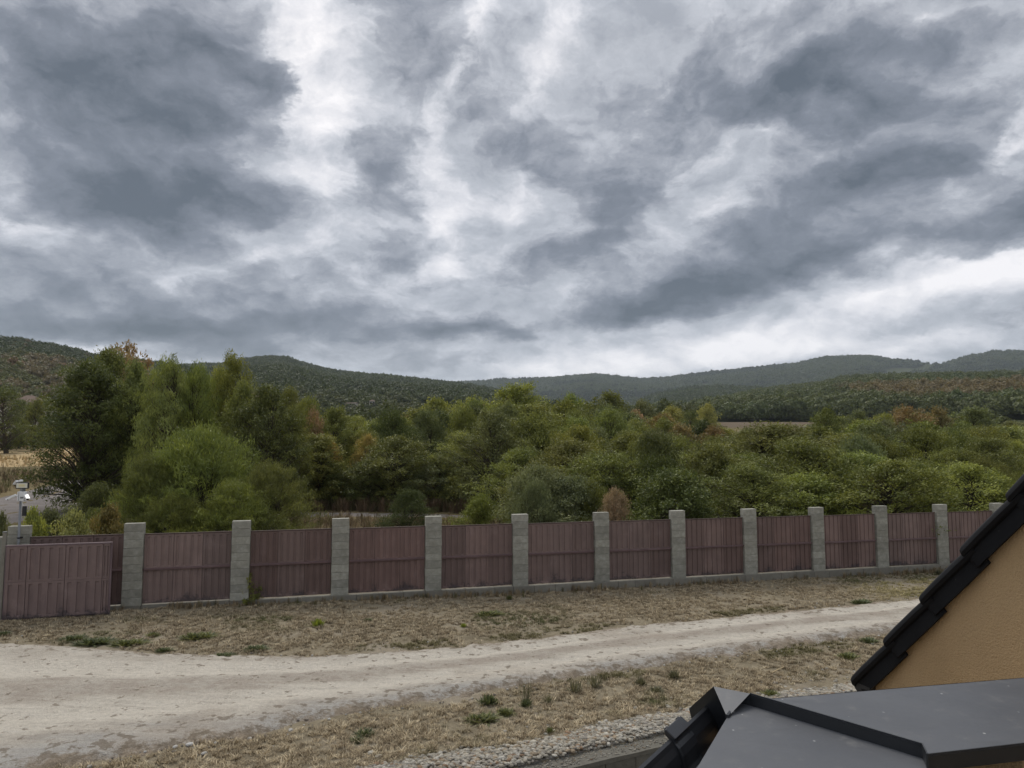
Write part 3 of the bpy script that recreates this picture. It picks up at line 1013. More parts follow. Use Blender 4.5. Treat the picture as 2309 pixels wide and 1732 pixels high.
def clump_source(name, seed, n, leaf, flat=1.0, pine=False):
    r = np.random.default_rng(seed)
    d = unit(r.normal(0, 1, (n, 3)))
    d[:, 2] = np.where(d[:, 2] < -0.35, -d[:, 2], d[:, 2])
    lump = 1 + 0.22 * np.sin(d[:, 0] * 5 + seed) * np.cos(d[:, 1] * 6 - seed) + 0.15 * np.sin(d[:, 2] * 7 + d[:, 0] * 4)
    rad = lump * r.uniform(0.72, 1.05, n)
    C = d * rad[:, None] * np.array([1, 1, 0.85 * flat]) + np.array([0, 0, 0.75])
    if pine:
        C = C * np.array([0.7, 0.7, 0.55]) + np.array([0, 0, 1.1])
    N = unit(d + r.normal(0, 0.55, (n, 3)))
    D = unit(np.cross(N, r.normal(0, 1, (n, 3))))
    L = leaf * r.uniform(0.7, 1.4, n)
    V, F = leaf_quads(C, D, N, L, L * 0.8)
    if pine:      # bare stem
        k = len(V)
        w = 0.045
        V = np.concatenate([V, [(-w, -w, -0.6), (w, -w, -0.6), (w, w, -0.6), (-w, w, -0.6), (-w, -w, 1.3), (w, -w, 1.3), (w, w, 1.3), (-w, w, 1.3)]])
        F = np.concatenate([F, np.array([(0, 1, 5, 4), (1, 2, 6, 5), (2, 3, 7, 6), (3, 0, 4, 7)]) + k])
    tone = np.clip(0.5 + 0.35 * r.normal(0, 0.5, len(F)), 0, 1)
    return bpy.data.objects.new(name, np_mesh(name, V, F, M['leaf_inst'], False, {'leafv': tone}))


CL_NEAR = [clump_source('crown_%s' % w, s, 800, 0.19) for w, s in (('round', 1), ('lumpy', 2), ('broad', 3), ('loose', 4))]
CL_FAR = [clump_source('far_crown_%s' % w, s, 240, 0.34) for w, s in (('round', 5), ('lumpy', 6), ('broad', 7))] + [clump_source('far_pine', 8, 60, 0.42, 1.0, True)]

PAL = {'dark': (0.044, 0.060, 0.024), 'green': (0.072, 0.094, 0.030), 'olive': (0.118, 0.122, 0.044), 'tan': (0.195, 0.150, 0.086), 'rust': (0.215, 0.112, 0.056), 'brown': (0.13, 0.09, 0.05), 'pale': (0.12, 0.135, 0.075)}


def mixpal(keys, w):
    w = np.asarray(w)
    w = w / w.sum(1, keepdims=True)
    return sum(w[:, [i]] * np.array(PAL[k]) for i, k in enumerate(keys))


def forest(name, key, a0, a1, r0, r1, area, crown, sources, tint_fn, mask_fn, label, seed, pines=False):
    (zf, prof), R0, R1 = H[key]
    r = np.random.default_rng(seed)
    n = int((a1 - a0) * (r1 * r1 - r0 * r0) / 2 / area)
    a = r.uniform(a0, a1, n)
    rad = np.sqrt(r.uniform(r0 * r0, r1 * r1, n))
    x, y = rad * np.sin(a), rad * np.cos(a)
    z = zf(a, rad)
    sx = 1154.5 + FPX * np.tan(a) / 1.0 * 1.0
    el = (z + 4 - EYE.z) / (y)
    sy = 994 - FPX * el * 1.0
    t = (rad - R0) / (R1 - R0)
    keep = mask_fn(sx, sy, t, x, y, r)
    x, y, z, t, sx, sy = x[keep], y[keep], z[keep], t[keep], sx[keep], sy[keep]
    n = len(x)
    s = crown * r.uniform(0.65, 1.3, n)
    ids = r.integers(0, 4 if not pines else 3, n)
    tint = tint_fn(sx, sy, t, x, y, r) * r.uniform(0.85, 1.15, (n, 1))
    sc = np.stack([s, s, s * r.uniform(0.85, 1.25, n)], -1)
    if pines:
        pin = vnoise(x, y, 0.004, seed, 2) + 0.15 * r.normal(0, 1, n) > 0.25
        ids = np.where(pin, 3, ids)
        tint = np.where(pin[:, None], tint * np.array([0.62, 0.66, 0.8]), tint)
        sc = np.where(pin[:, None], sc * np.array([0.7, 0.7, 0.95]), sc)
    return scatter(name, np.stack([x, y, z], -1), r.random(n) * 6.28, sc, ids, tint, sources, label, 'woodland')


def A_(sx):
    return math.atan((sx - 1154.5) / FPX)


def tint_left(sx, sy, t, x, y, r):
    n1, n2 = vnoise(x, y, 0.016, 5, 3), r.random(len(x))
    low = smooth01((0.50 - t + 0.10 * n1) / 0.10)
    w = np.stack([(1 - low) * (1 + n1), (1 - low) * 0.6, low * (n2 < 0.50) * 1.2, low * (n2 > 0.50) * (n2 < 0.93) * 1.3 + (1 - low) * (n2 > 0.975) * 1.0, low * (n2 > 0.93) * 0.8 + (1 - low) * (n2 < 0.015) * 1.0, low * 0.3], 1)
    return mixpal(['dark', 'green', 'olive', 'tan', 'rust', 'pale'], np.clip(w, 0.001, None))


def mask_left(sx, sy, t, x, y, r):
    n1 = vnoise(x, y, 0.02, 6, 3)
    low = smooth01((0.50 - t + 0.10 * n1) / 0.10)
    bare = (low > 0.4) & (vnoise(x, y * 0.45, 0.03, 9, 3) > 0.22)
    return ~bare & (r.random(len(x)) > low * 0.25)


forest('left_hill_woods', 'left', A_(-160), A_(700), 335, 900, 22, 4.1, CL_NEAR, tint_left, mask_left,
       'dark woods over tan scrub and bushes covering the hill on the left', 81)


def tint_mid(sx, sy, t, x, y, r):
    n1 = vnoise(x, y, 0.008, 15, 3)
    n2 = r.random(len(x))
    near = smooth01((0.10 - t) / 0.08)
    w = np.stack([1.0 + 1.4 * n1, 1.0 - 1.2 * n1, 0.25 + near * 0.9, near * 0.5 * (n2 > 0.75), near * (n2 < 0.2) * 0.5], 1)
    return mixpal(['dark', 'green', 'olive', 'tan', 'pale'], np.clip(w, 0.001, None))


forest('middle_hill_woods', 'mid', A_(330), A_(1330), 435, 1960, 34, 5.4, CL_NEAR, tint_mid,
       lambda sx, sy, t, x, y, r: ~((t < 0.10) & (vnoise(x, y, 0.02, 19, 2) > 0.15)), 'dense dark green woods covering the round hill in the middle', 82)


def tint_far(sx, sy, t, x, y, r):
    n1 = vnoise(x, y, 0.003, 25, 3)
    n2 = r.random(len(x))
    w = np.stack([1.0 + n1, 0.9 - n1, 0.25 + 0 * n2, 0 * n2], 1)
    return mixpal(['dark', 'green', 'olive', 'brown'], np.clip(w, 0.001, None))


def mask_far(sx, sy, t, x, y, r):
    n = 6 * vnoise(x, y, 0.01, 29, 2)
    sy = sy + n
    c1 = (np.abs(sx - 2050) < 60) & (np.abs(sy - (833 - (sx - 2050) * 0.06)) < 6)
    c2 = (np.abs(sx - 2010) < 45) & (np.abs(sy - 845) < 5)
    c3 = (np.abs(sx - 2220) < 60) & (np.abs(sy - 823) < 5)
    c4 = (np.abs(sx - 1575) < 28) & (np.abs(sy - 867) < 4)
    c5 = (sx > 2078) & (sx < 2142) & (sy < 824)
    c6 = (sx > 1990) & (sy > 818) & (sy < 846) & (r.random(len(sx)) < 0.25)
    return ~(c1 | c2 | c3 | c4 | c5 | c6)


forest('ridge_woods', 'far', A_(960), A_(2420), 2250, 3760, 85, 8.5, CL_FAR, tint_far, mask_far,
       'bluish woods on the long far ridge with felled gaps', 83, True)
forest('spur_woods', 'spur', A_(1300), A_(1960), 950, 1840, 40, 5.8, CL_FAR[:3] + [CL_NEAR[0].copy()], tint_mid,
       lambda sx, sy, t, x, y, r: t > -1, 'mid green woods on the low spur', 84)


def tint_right(sx, sy, t, x, y, r):
    n1 = vnoise(x, y, 0.011, 35, 3) * 1.6
    n3 = vnoise(x, y, 0.020, 36, 2)
    n2 = r.random(len(x))
    aut = smooth01((sx - 1800) / 300) * smooth01((0.62 - np.abs(t - 0.26) * 1.8) * 1.6)
    aut = smooth01((aut * (0.56 + 1.3 * n1) - 0.28 + 0.30 * (n2 - 0.5)) / 0.35) * 0.70
    w = np.stack([(1 - aut) * (0.8 + 0.6 * n1), (1 - aut) * 0.8, (1 - aut) * (0.9 + 1.2 * n3) + 0.3 * aut, aut * (0.55 - n3), aut * (0.7 + 0.8 * n3), aut * 0.35], 1)
    return 1.28 * mixpal(['dark', 'green', 'olive', 'tan', 'rust', 'brown'], np.clip(w, 0.001, None))


forest('right_slope_woods', 'right', A_(1380), A_(2520), 408, 1180, 27, 5.0, CL_NEAR, tint_right,
       lambda sx, sy, t, x, y, r: t > -1, 'green and rust coloured woods on the right hand slope', 85)

# scrub on the flat between the thicket and the foot of the hills
r_ = np.random.default_rng(88)
n = 2600
y = np.sqrt(r_.uniform(125 ** 2, 440 ** 2, n))
sx = r_.uniform(420, 1560, n)
x = (sx - 1154.5) / FPX * y
k = (vnoise(x, y, 0.02, 89, 3) > -0.25) & ~((sx > 1480) & (y > 235))
x, y = x[k], y[k]
n = len(x)
s_ = r_.uniform(1.3, 3.2, n)
w = np.stack([0.8 + vnoise(x, y, 0.02, 87, 2), 0.9 + 0 * x, 0.9 - vnoise(x, y, 0.02, 87, 2), 0.3 * (r_.random(n) > 0.85), 0.8 * (r_.random(n) > 0.7)], 1)
scatter('valley_scrub', np.stack([x, y, gz(x, y) + 0.2], -1), r_.random(n) * 6.28, np.stack([s_, s_, s_ * r_.uniform(.8, 1.5, n)], -1), r_.integers(0, 4, n),
        mixpal(['dark', 'green', 'olive', 'tan', 'pale'], np.clip(w, 0.001, None)), CL_NEAR, 'mixed pale and dark scrub on the valley floor below the round hill', 'scrub')

# ================================================================== fence
FX, FY, FTH, FS, FW = -9.507, 17.633, 0.2703, 2.4754, 0.443
FD = Vector((math.cos(FTH), math.sin(FTH), 0))
POST_D = 0.20


def post_top(i):
    return 2.176 - 0.0124 * i


def fence_pt(i, along=0.0, back=0.0, z=0.0):
    p = Vector((FX, FY, 0)) + FD * (FS * i + along) + Vector((-FD.y, FD.x, 0)) * back
    p.z = z
    return p


def ribbed_sheet(w, h, n, z0, full=False, depth=0.018):
    """pressed metal sheet: flat plate with n sunk flutes that stop short of both ends"""
    V, F = [], []

    def quad(a, b, c, d):
        k = len(V)
        V.extend((a, b, c, d))
        F.append((k, k + 1, k + 2, k + 3))
    m0, m1 = (0.0, 0.0) if full else (0.045, 0.05)
    per = w / n
    gw = per * (0.26 if full else 0.40)
    zb, zt = z0 + m0, z0 + h - m1
    xs = 0.0
    for k in range(n):
        a, b = k * per + (per - gw) / 2, k * per + (per + gw) / 2
        quad((xs, 0, z0), (a, 0, z0), (a, 0, z0 + h), (xs, 0, z0 + h))
        if not full:
            quad((a, 0, z0), (b, 0, z0), (b, 0, zb), (a, 0, zb))
            quad((a, 0, zt), (b, 0, zt), (b, 0, z0 + h), (a, 0, z0 + h))
            quad((a, 0, zb), (b, 0, zb), (b - .006, depth, zb + .012), (a + .006, depth, zb + .012))
            quad((a + .006, depth, zt - .012), (b - .006, depth, zt - .012), (b, 0, zt), (a, 0, zt))
        quad((a, 0, zb), (a + .006, depth, zb + (0 if full else .012)), (a + .006, depth, zt - (0 if full else .012)), (a, 0, zt))
        quad((b - .006, depth, zb + (0 if full else .012)), (b, 0, zb), (b, 0, zt), (b - .006, depth, zt - (0 if full else .012)))
        quad((a + .006, depth, zb + (0 if full else .012)), (b - .006, depth, zb + (0 if full else .012)), (b - .006, depth, zt - (0 if full else .012)), (a + .006, depth, zt - (0 if full else .012)))
        xs = b
    quad((xs, 0, z0), (w, 0, z0), (w, 0, z0 + h), (xs, 0, z0 + h))
    # turned back edges give it thickness
    quad((w, 0, z0), (w, 0.02, z0), (w, 0.02, z0 + h), (w, 0, z0 + h))
    quad((0, 0.02, z0), (0, 0, z0), (0, 0, z0 + h), (0, 0.02, z0 + h))
    quad((0, 0, z0 + h), (w, 0, z0 + h), (w, 0.02, z0 + h), (0, 0.02, z0 + h))
    return np_mesh('profiled_sheet', V, F, M['sheet'])


fence = empty('fence', fence_pt(0), 0.0, label='long maroon sheet metal fence between grey concrete block posts', cat='fence')
finv = fence.matrix_basis.inverted()
fmat = Matrix.Rotation(FTH, 4, 'Z')


def place(o, p, rz=FTH):
    """put a child of the fence at a world place"""
    o.location = finv @ p
    o.rotation_euler = (0, 0, rz)
    return o


block_meshes = []
for k in range(4):
    mb = MB()
    j = [random.uniform(-.004, .004) for _ in range(2)]
    mb.box(j[0], FW + j[1], 0, POST_D, 0.0022, 0.1978)
    block_meshes.append(mb.mesh('block', M['block'], 0.006))
mb = MB()
mb.box(-0.005, FW + 0.005, -0.003, POST_D + 0.003, 0.0, 0.07)
cap_mesh = mb.mesh('cap', M['block'], 0.008)
BAY = FS - FW
SHEET_W = (BAY - 0.012) / 3
up_a, lo_a = ribbed_sheet(SHEET_W - .011, 0.83, 4, 0.86), ribbed_sheet(SHEET_W - .011, 0.83, 4, 0.02)
up_b, lo_b = ribbed_sheet(SHEET_W - .011, 0.83, 4, 0.86, True), ribbed_sheet(SHEET_W - .011, 0.83, 4, 0.02, True)
mb = MB()
mb.box(0, BAY - 0.01, -0.048, 0.026, 0.830, 0.878)
mid_rail = mb.mesh('middle_rail', M['sheet'], 0.004)
mb = MB()
mb.box(0, BAY - 0.01, -0.012, 0.03, 1.692, 1.72)
top_rail = mb.mesh('top_rail', M['sheet'], 0.004)
mb = MB()
for k in range(4):
    xk = 0.003 + k * SHEET_W - 0.006
    mb.box(max(xk - .03, 0.0), min(xk + .03, BAY - .01), 0.032, 0.06, 0.02, 1.69)
mb.box(0.0, BAY - .01, 0.032, 0.055, 0.80, 0.90)
dark_gap_backing = mb.mesh('dark_gap_backing', M['sheet'])  # dark strips added behind the sheets to block light and blacken the joints
core = MB()
core.box(0.012, FW - 0.012, 0.012, POST_D - 0.012, -0.1, 1.98)
core_mesh = core.mesh('mortar_core', M['plinth_dirt'])

TONES = [(0.178, 0.117, 0.100), (0.188, 0.130, 0.114), (0.162, 0.102, 0.088), (0.198, 0.141, 0.125), (0.170, 0.109, 0.094)]
for i in range(-1, 15):
    zt = post_top(i) - 0.0
    pr = empty('post', (0, 0, 0))
    pr.parent = fence
    place(pr, fence_pt(i, 0, 0, zt - 2.0))
    c0 = obj('mortar_core', core_mesh, pr)
    n = 10
    for k in range(n):
        b = obj('block', block_meshes[(i * 3 + k * 7) % 4], pr)
        b.location = (random.uniform(-.003, .003), random.uniform(-.003, .003), k * 0.2)
    if i > 13:
        continue
    base = zt - 2.0 + 0.012
    bay = empty('panel', (0, 0, 0))
    bay.parent = fence
    place(bay, fence_pt(i, FW + 0.005, 0.085, base))
    fluted = i < 6
    t0 = TONES[(i * 2 + 3) % 5]
    for k in range(3):
        tn = TONES[random.randrange(5)]
        f_ = random.uniform(0.78, 1.16)
        for me, dk in ((up_a if fluted else up_b, 1.0), (lo_a if fluted else lo_b, 0.93)):
            s = obj('profiled_sheet', me, bay)
            s.location = (0.003 + k * SHEET_W, 0.0025 * ((k + i) % 2), 0)
            s.color = (*[0.5 * (a + b) * f_ * dk for a, b in zip(t0, tn)], 1)
    bk = obj('dark_gap_backing', dark_gap_backing, bay)
    bk.color = (0.045, 0.034, 0.032, 1)
    for nm, me in (('middle_rail', mid_rail), ('top_rail', top_rail)):
        s = obj(nm, me, bay)
        s.color = (0.125, 0.078, 0.078, 1) if nm == 'middle_rail' else (0.085, 0.055, 0.045, 1)
    # plinth of concrete blocks under the panel and the post
    if i >= 1:
        top = zt - 2.0
        x0 = FW if i == 1 else 0.0
        L = [x0, FW * 0.5 + random.uniform(.3, .5), FW + 0.75 + random.uniform(-.1, .1), FW + 1.45 + random.uniform(-.1, .1), FS]
        if i == 1:
            L = [FW, FW + .6, FW + 1.3, FS]
        pl = empty('plinth', (0, 0, 0))
        pl.parent = fence
        place(pl, fence_pt(i, 0, 0, top))
        for a, b in zip(L[:-1], L[1:]):
            mb = MB()
            q = random.uniform(-.004, .004)
            mb.box(a + .004, b - .004, -0.012 + q, POST_D + .01, -0.62, -0.002)
            mb.build('block', M['plinth_dirt'], pl, 0.006)
    else:
        mb = MB()
        mb.box(FW + .01, FS - .01, 0.0, POST_D, -0.45, 0.0)
        pl = mb.build('plinth', M['plinth_dirt'], fence)
        place(pl, fence_pt(i, 0, 0, zt - 2.0 + .01))

# ------------------------------------------------------------------ sliding gate leaf in front of the first bays
GB = -0.50


def on_gate_line(sx):
    d = view_dir(sx, 1390)
    k = d.x / d.y
    n_ = Vector((-FD.y, FD.x, 0))
    t = (k * (FY + n_.y * GB) - (FX + n_.x * GB)) / (FD.x - k * FD.y)
    p = Vector((FX, FY, 0)) + FD * t + n_ * GB
    p.z = 0.075
    return p


gp0, gp1 = on_gate_line(3.5), on_gate_line(246)
gdir = Vector((gp1.x - gp0.x, gp1.y - gp0.y, 0))
GL = gdir.length
grz = math.atan2(gdir.y, gdir.x)
gate = empty('sliding_gate', (gp0.x, gp0.y, gp0.z + 0.05), grz, label='maroon fluted metal sliding gate leaf standing open in front of the fence', cat='gate')
GH = 1.67
edges = [0.03, 0.45, 1.24, 2.02, GL - 0.03]
sheet_cache = {}
for a, b in zip(edges[:-1], edges[1:]):
    w = b - a
    n = max(2, round(w / 0.195))
    for z0 in (0.03, 0.03 + (GH - 0.05) / 2):
        me = ribbed_sheet(w - .012, (GH - 0.06) / 2, n, z0, False, 0.020)
        s = obj('profiled_sheet', me, gate)
        s.location = (a, 0, 0)
        f_ = random.uniform(0.95, 1.08)
        s.color = (0.180 * f_, 0.127 * f_, 0.116 * f_, 1)
for nm, bx in (('frame_stile', (edges[1] - .03, edges[1] + .03, 0.03, 0.06, 0.05, GH - .03)), ('frame_stile', (edges[2] - .03, edges[2] + .03, 0.03, 0.06, 0.05, GH - .03)), ('frame_stile', (edges[3] - .03, edges[3] + .03, 0.03, 0.06, 0.05, GH - .03)),
               ('frame_rail', (0, GL, 0.03, 0.06, GH / 2 - .05, GH / 2 + .05)), ('frame_rail', (0, GL, 0.021, 0.06, 0, 0.05)), ('frame_rail', (0, GL, -0.008, 0.06, GH - .025, GH + .012)),
               ('frame_stile', (GL - .045, GL, 0.021, 0.06, 0.05, GH - .03)), ('frame_stile', (0, .045, 0.021, 0.06, 0.05, GH - .03))):
    mb = MB()
    mb.box(*bx)
    s = mb.build(nm, M['sheet'], gate, 0.004)
    s.color = (0.15, 0.105, 0.11, 1)
gq = empty('guide_post', (gp0.x - 0.10, gp0.y + 0.10, gp0.z), grz, label='thin grey steel post at the outer end of the open gate leaf', cat='gate post')
mb = MB()
mb.box(-0.035, 0.035, -0.035, 0.035, 0, 2.02)
mb.build('shaft', M['plinth_dirt'], gq, 0.006)
mb = MB()
mb.box(-0.04, 0.04, -0.04, 0.04, 2.02, 2.035)
mb.build('cap', M['galvanised'], gq)

# concrete stub beside the first post
mb = MB()
mb.box(-0.42, -0.06, 0.0, 0.22, -2.2, -0.25)
st = mb.build('concrete_stub', M['block'], None, 0.01)
st.location = fence_pt(-1, 0.0, 0.02, post_top(-1))
st.rotation_euler = (0, 0, FTH)
tag(st, 'weathered concrete stub beside the post carrying the camera pole', 'pillar')

# ------------------------------------------------------------------ camera pole
pb = fence_pt(-1, 0.265, -0.10)
pole = empty('camera_pole', (pb.x, pb.y, 0.12), 0.0, label='grey steel pole carrying a floodlight and white security cameras by the gate', cat='camera pole')
PY = pb.y


def zz(sy):
    return z_at(sy, PY) - 0.12


def xx(sx):
    return at_depth(sx, PY - 0.11, 1115) - pb.x


mb = MB()
mb.tube([(0, 0, -0.3), (0, 0, zz(1098))], 0.027, 12)
mb.build('shaft', M['galvanised'], pole, 0, True)
mb = MB()
mb.tube([(0, 0, zz(1214.5)), (0, 0, zz(1211.5))], 0.037, 12)
mb.box(-0.03, 0.03, 0.02, 0.10, zz(1214.5), zz(1211.5))
mb.build('strap', M['black_plastic'], pole)
# floodlight
fl = MB()
fx0, fx1, fz0, fz1 = xx(34), xx(63.2), zz(1101.6), zz(1087)
fl.box(fx0, fx1, -0.115, -0.075, fz0, fz1)
flo = fl.build('floodlight', M['black_plastic'], pole, 0.012)
mb = MB()
mb.box(fx0 + .022, fx1 - .022, -0.120, -0.112, fz0 + .022, fz1 - .022)
mb.build('lens', M['lamp_glass'], flo, 0.003)
mb = MB()
cx, cz = (fx0 + fx1) / 2, (fz0 + fz1) / 2
mb.box(cx - .065, cx + .07, -0.124, -0.1195, cz - .025, cz + .03)
mb.build('light_chips', M['lamp_chip'], flo)
mb = MB()
mb.box(cx - .02, cx + .02, -0.08, -0.01, fz0 - .07, fz0 + .08)
mb.build('bracket', M['galvanised'], flo)
# junction box
jx0, jx1, jz0, jz1 = xx(40), xx(56), zz(1129), zz(1108)
mb = MB()
mb.box(jx0, jx1, -0.13, -0.035, jz0, jz1)
jb = mb.build('junction_box', M['white_plastic'], pole, 0.006)
mb = MB()
mb.box(jx0 + .035, jx0 + .045, -0.134, -0.1295, jz0 + .01, jz1 - .01)
mb.box(jx0 + .075, jx0 + .15, -0.134, -0.1295, jz0 + .06, jz0 + .10)
mb.build('label_plate', M['galvanised'], jb)


def camera_unit(p, d, arm_from, s=1.0):
    p, d = Vector(p), Vector(d).normalized()
    side = d.cross(Vector((0, 0, 1))).normalized()
    up = side.cross(d)
    mb = MB()
    prof = [(math.cos(t) * .036 * s, math.sin(t) * .034 * s) for t in np.linspace(0, 2 * math.pi, 12, endpoint=False)]
    mb.sweep(prof, [(p - d * .11 * s, side, up), (p + d * .085 * s, side, up)])
    c = mb.build('security_camera', M['white_plastic'], pole, 0.004)
    mb = MB()
    mb.sweep([(-.044 * s, -.005 * s), (-.044 * s, .036 * s), (.044 * s, .036 * s), (.044 * s, -.005 * s), (.038 * s, -.005 * s), (.038 * s, .031 * s), (-.038 * s, .031 * s), (-.038 * s, -.005 * s)],
             [(p - d * .10 * s, side, up), (p + d * .125 * s, side, up)])
    mb.build('sun_hood', M['white_plastic'], c)
    mb = MB()
    mb.sweep([(q[0] * .9, q[1] * .9) for q in prof], [(p + d * .08 * s, side, up), (p + d * .10 * s, side, up)])
    mb.build('lens', M['black_plastic'], c)
    mb = MB()
    mb.tube([Vector(arm_from), p * 0.6 + Vector(arm_from) * 0.4 + Vector((0, 0, 0.01)), p - d * .05 * s + up * -.01], 0.02 * s, 8)
    mb.build('arm', M['white_plastic'], c)


camera_unit((xx(27.5), -0.13, zz(1120.5)), (-0.85, -0.45, -0.52), (jx0 + .01, -0.08, zz(1117)), 0.92)
camera_unit((xx(62), -0.13, zz(1120.5)), (0.72, -0.65, -0.45), (jx1 - .01, -0.08, zz(1117)), 0.95)
camera_unit((xx(24), 0.05, zz(1089)), (-0.7, 0.5, -0.5), (xx(40), 0.0, zz(1083.5)), 0.75)
mb = MB()
mb.box(xx(36), xx(41.5), -0.03, 0.03, zz(1086), zz(1082))
mb.build('mount', M['white_plastic'], pole, 0.004)
mb = MB()
mb.box(xx(47.5), xx(57), -0.05, -0.02, zz(1163), zz(1141))
mb.build('antenna_panel', M['black_plastic'], pole, 0.006)
mb = MB()
mb.tube([(xx(49), -.05, jz0), (xx(48.5), -.055, zz(1135)), (xx(49), -.04, zz(1141))], 0.006, 5)
mb.build('cable', M['white_plastic'], pole)

# ================================================================== retaining wall at the foot of the house
kd3, kn3 = Vector((_kd.x, _kd.y, 0)), Vector((KERB_N.x, KERB_N.y, 0))
kz = float(gz(1.2, 10.6)) - 0.02
rw = empty('retaining_wall', (KERB_A.x, KERB_A.y, kz), math.atan2(_kd.y, _kd.x), label='low concrete retaining wall holding back the pebbles beside the house', cat='wall')
mb = MB()
n = 100
for i in range(n):                     # uneven top of the wall
    x0, x1 = -6 + i * 0.2, -6 + (i + 1) * 0.2
    z0, z1 = 0.012 * fnoise(x0, 3, 2.1), 0.012 * fnoise(x1, 3, 2.1)
    y0, y1 = -0.33 + 0.012 * fnoise(x0, 8, 3.0), -0.33 + 0.012 * fnoise(x1, 8, 3.0)
    mb.add([(x0, y0, -.06), (x1, y1, -.06), (x1, 0.0, -.06), (x0, 0.0, -.06), (x0, y0, z0), (x1, y1, z1), (x1, 0.0, z1 + .01), (x0, 0.0, z0 + .01)],
           [(3, 2, 1, 0), (4, 5, 6, 7), (0, 1, 5, 4), (2, 3, 7, 6)])
mb.build('coping', M['kerb_concrete'], rw)
mb = MB()
mb.box(-6, 14, -0.012, 0.014, -0.02, 0.028)
mb.build('membrane_edge', M['far_concrete'], rw)
xs = -6.0
while xs < 14:
    w = random.uniform(0.46, 0.56)
    for zr in (0, 1):
        mb = MB()
        mb.box(xs + .004, xs + w - .004, -0.322 + random.uniform(-.004, .004), -0.02, -0.06 - 0.4 * (zr + 1) + .004, -0.064 - 0.4 * zr)
        mb.build('block', M['kerb_concrete'], rw, 0.004)
    xs += w
tag(rw, kind='thing')

# ================================================================== the house
house = empty('house', (2.9, 1.6, 0.0), 0.0, label='ochre rendered house with black verge tiles and grey sheet metal capping', cat='house')
hinv = Matrix.Translation((-2.9, -1.6, 0))


def hchild(o, parent=None):
    if parent is None:
        o.parent = house
        o.matrix_parent_inverse = hinv
    else:
        o.parent = parent
        o.matrix_parent_inverse = parent.matrix_basis.inverted() if False else Matrix.Identity(4)
    return o


P0 = EYE + Vector((1.808, 3.860, -1.266))
VT = Vector((0.068, -0.219, 0.258))
TL_ = VT.length
vdir = VT.normalized()
wn = Vector((0.9637, 0.2670, 0))
wn = (wn - vdir * wn.dot(vdir)).normalized()          # into the roof, away from the camera side
up_ = vdir.cross(wn)
if up_.z < 0:
    up_ = -up_

# gable wall: a slab in the plane of the verge
hd = Vector((VT.x, VT.y, 0)).normalized()
slope = VT.z / math.hypot(VT.x, VT.y)
mb = MB()
wo_ = P0 + wn * 0.05 - up_ * 0.05
th = Vector((wn.x, wn.y, 0)).normalized() * 0.30


def wall_pt(s, z):
    p = wo_ + hd * s
    return Vector((p.x, p.y, z))


S0, S1 = 0.05, 4.2
front = [wall_pt(S0, -0.9), wall_pt(S1, -0.9), wall_pt(S1, wo_.z + S1 * slope), wall_pt(S0, wo_.z + S0 * slope)]
mb.add(front + [p + th for p in front], [(0, 1, 2, 3), (7, 6, 5, 4), (0, 4, 5, 1), (1, 5, 6, 2), (2, 6, 7, 3), (3, 7, 4, 0)])
hchild(mb.build('gable_wall', M['stucco']))

# verge tiles lapping up the rake
prof = [(0.010, -0.088), (0.010, -0.022), (-0.004, -0.018), (-0.012, -0.004), (-0.008, 0.012), (0.004, 0.024), (0.022, 0.030), (0.045, 0.031), (0.075, 0.022), (0.10, 0.008), (0.16, 0.004), (0.24, 0.022), (0.30, 0.024), (0.34, 0.010),
        (0.34, -0.004), (0.30, 0.010), (0.24, 0.008), (0.16, -0.010), (0.10, -0.006), (0.06, 0.006), (0.03, 0.008), (0.026, -0.006), (0.022, -0.088)]
for k in range(0, 19):
    o = P0 + VT * k
    mb = MB()
    path = []
    for (t, du, dm, sc) in ((-0.020, 0.004, 0.004, 0.80), (-0.012, 0.008, 0.000, 0.93), (0.004, 0.008, -0.002, 0.96), (0.10, 0.004, 0.000, 0.98), (0.25, -0.004, 0.005, 0.97), (0.385, -0.012, 0.012, 0.90)):
        path.append((o + vdir * t + up_ * (du + (1 - sc) * -0.02) + wn * dm, wn, up_ * sc))
    mb.sweep(prof, path)
    t = mb.build('verge_tile', M['tile'], None, 0.0, True)
    for p_ in t.data.polygons:
        p_.use_smooth = True
    t.data.set_sharp_from_angle(angle=math.radians(38)) if hasattr(t.data, 'set_sharp_from_angle') else None
    hchild(t)
# the roof field behind the verge
mb = MB()
q0, q1 = P0 + wn * 0.30 - up_ * 0.02 - vdir * 0.02, P0 + wn * 4.0 - up_ * 0.02 - vdir * 0.02
q2, q3 = q1 + vdir * 3.6, q0 + vdir * 3.6
mb.add([q0, q1, q2, q3] + [p - up_ * 0.05 for p in (q0, q1, q2, q3)], [(0, 1, 2, 3), (7, 6, 5, 4), (0, 4, 5, 1), (1, 5, 6, 2), (2, 6, 7, 3), (3, 7, 4, 0)])
hchild(mb.build('roof_slab', M['tile']))
def at_z(sx, sy, z):
    d = view_dir(sx, sy)
    t = (z - EYE.z) / d.z
    return EYE + d * t


def at_dist(sx, sy, y):
    d = view_dir(sx, sy)
    return EYE + d * (y / d.y)


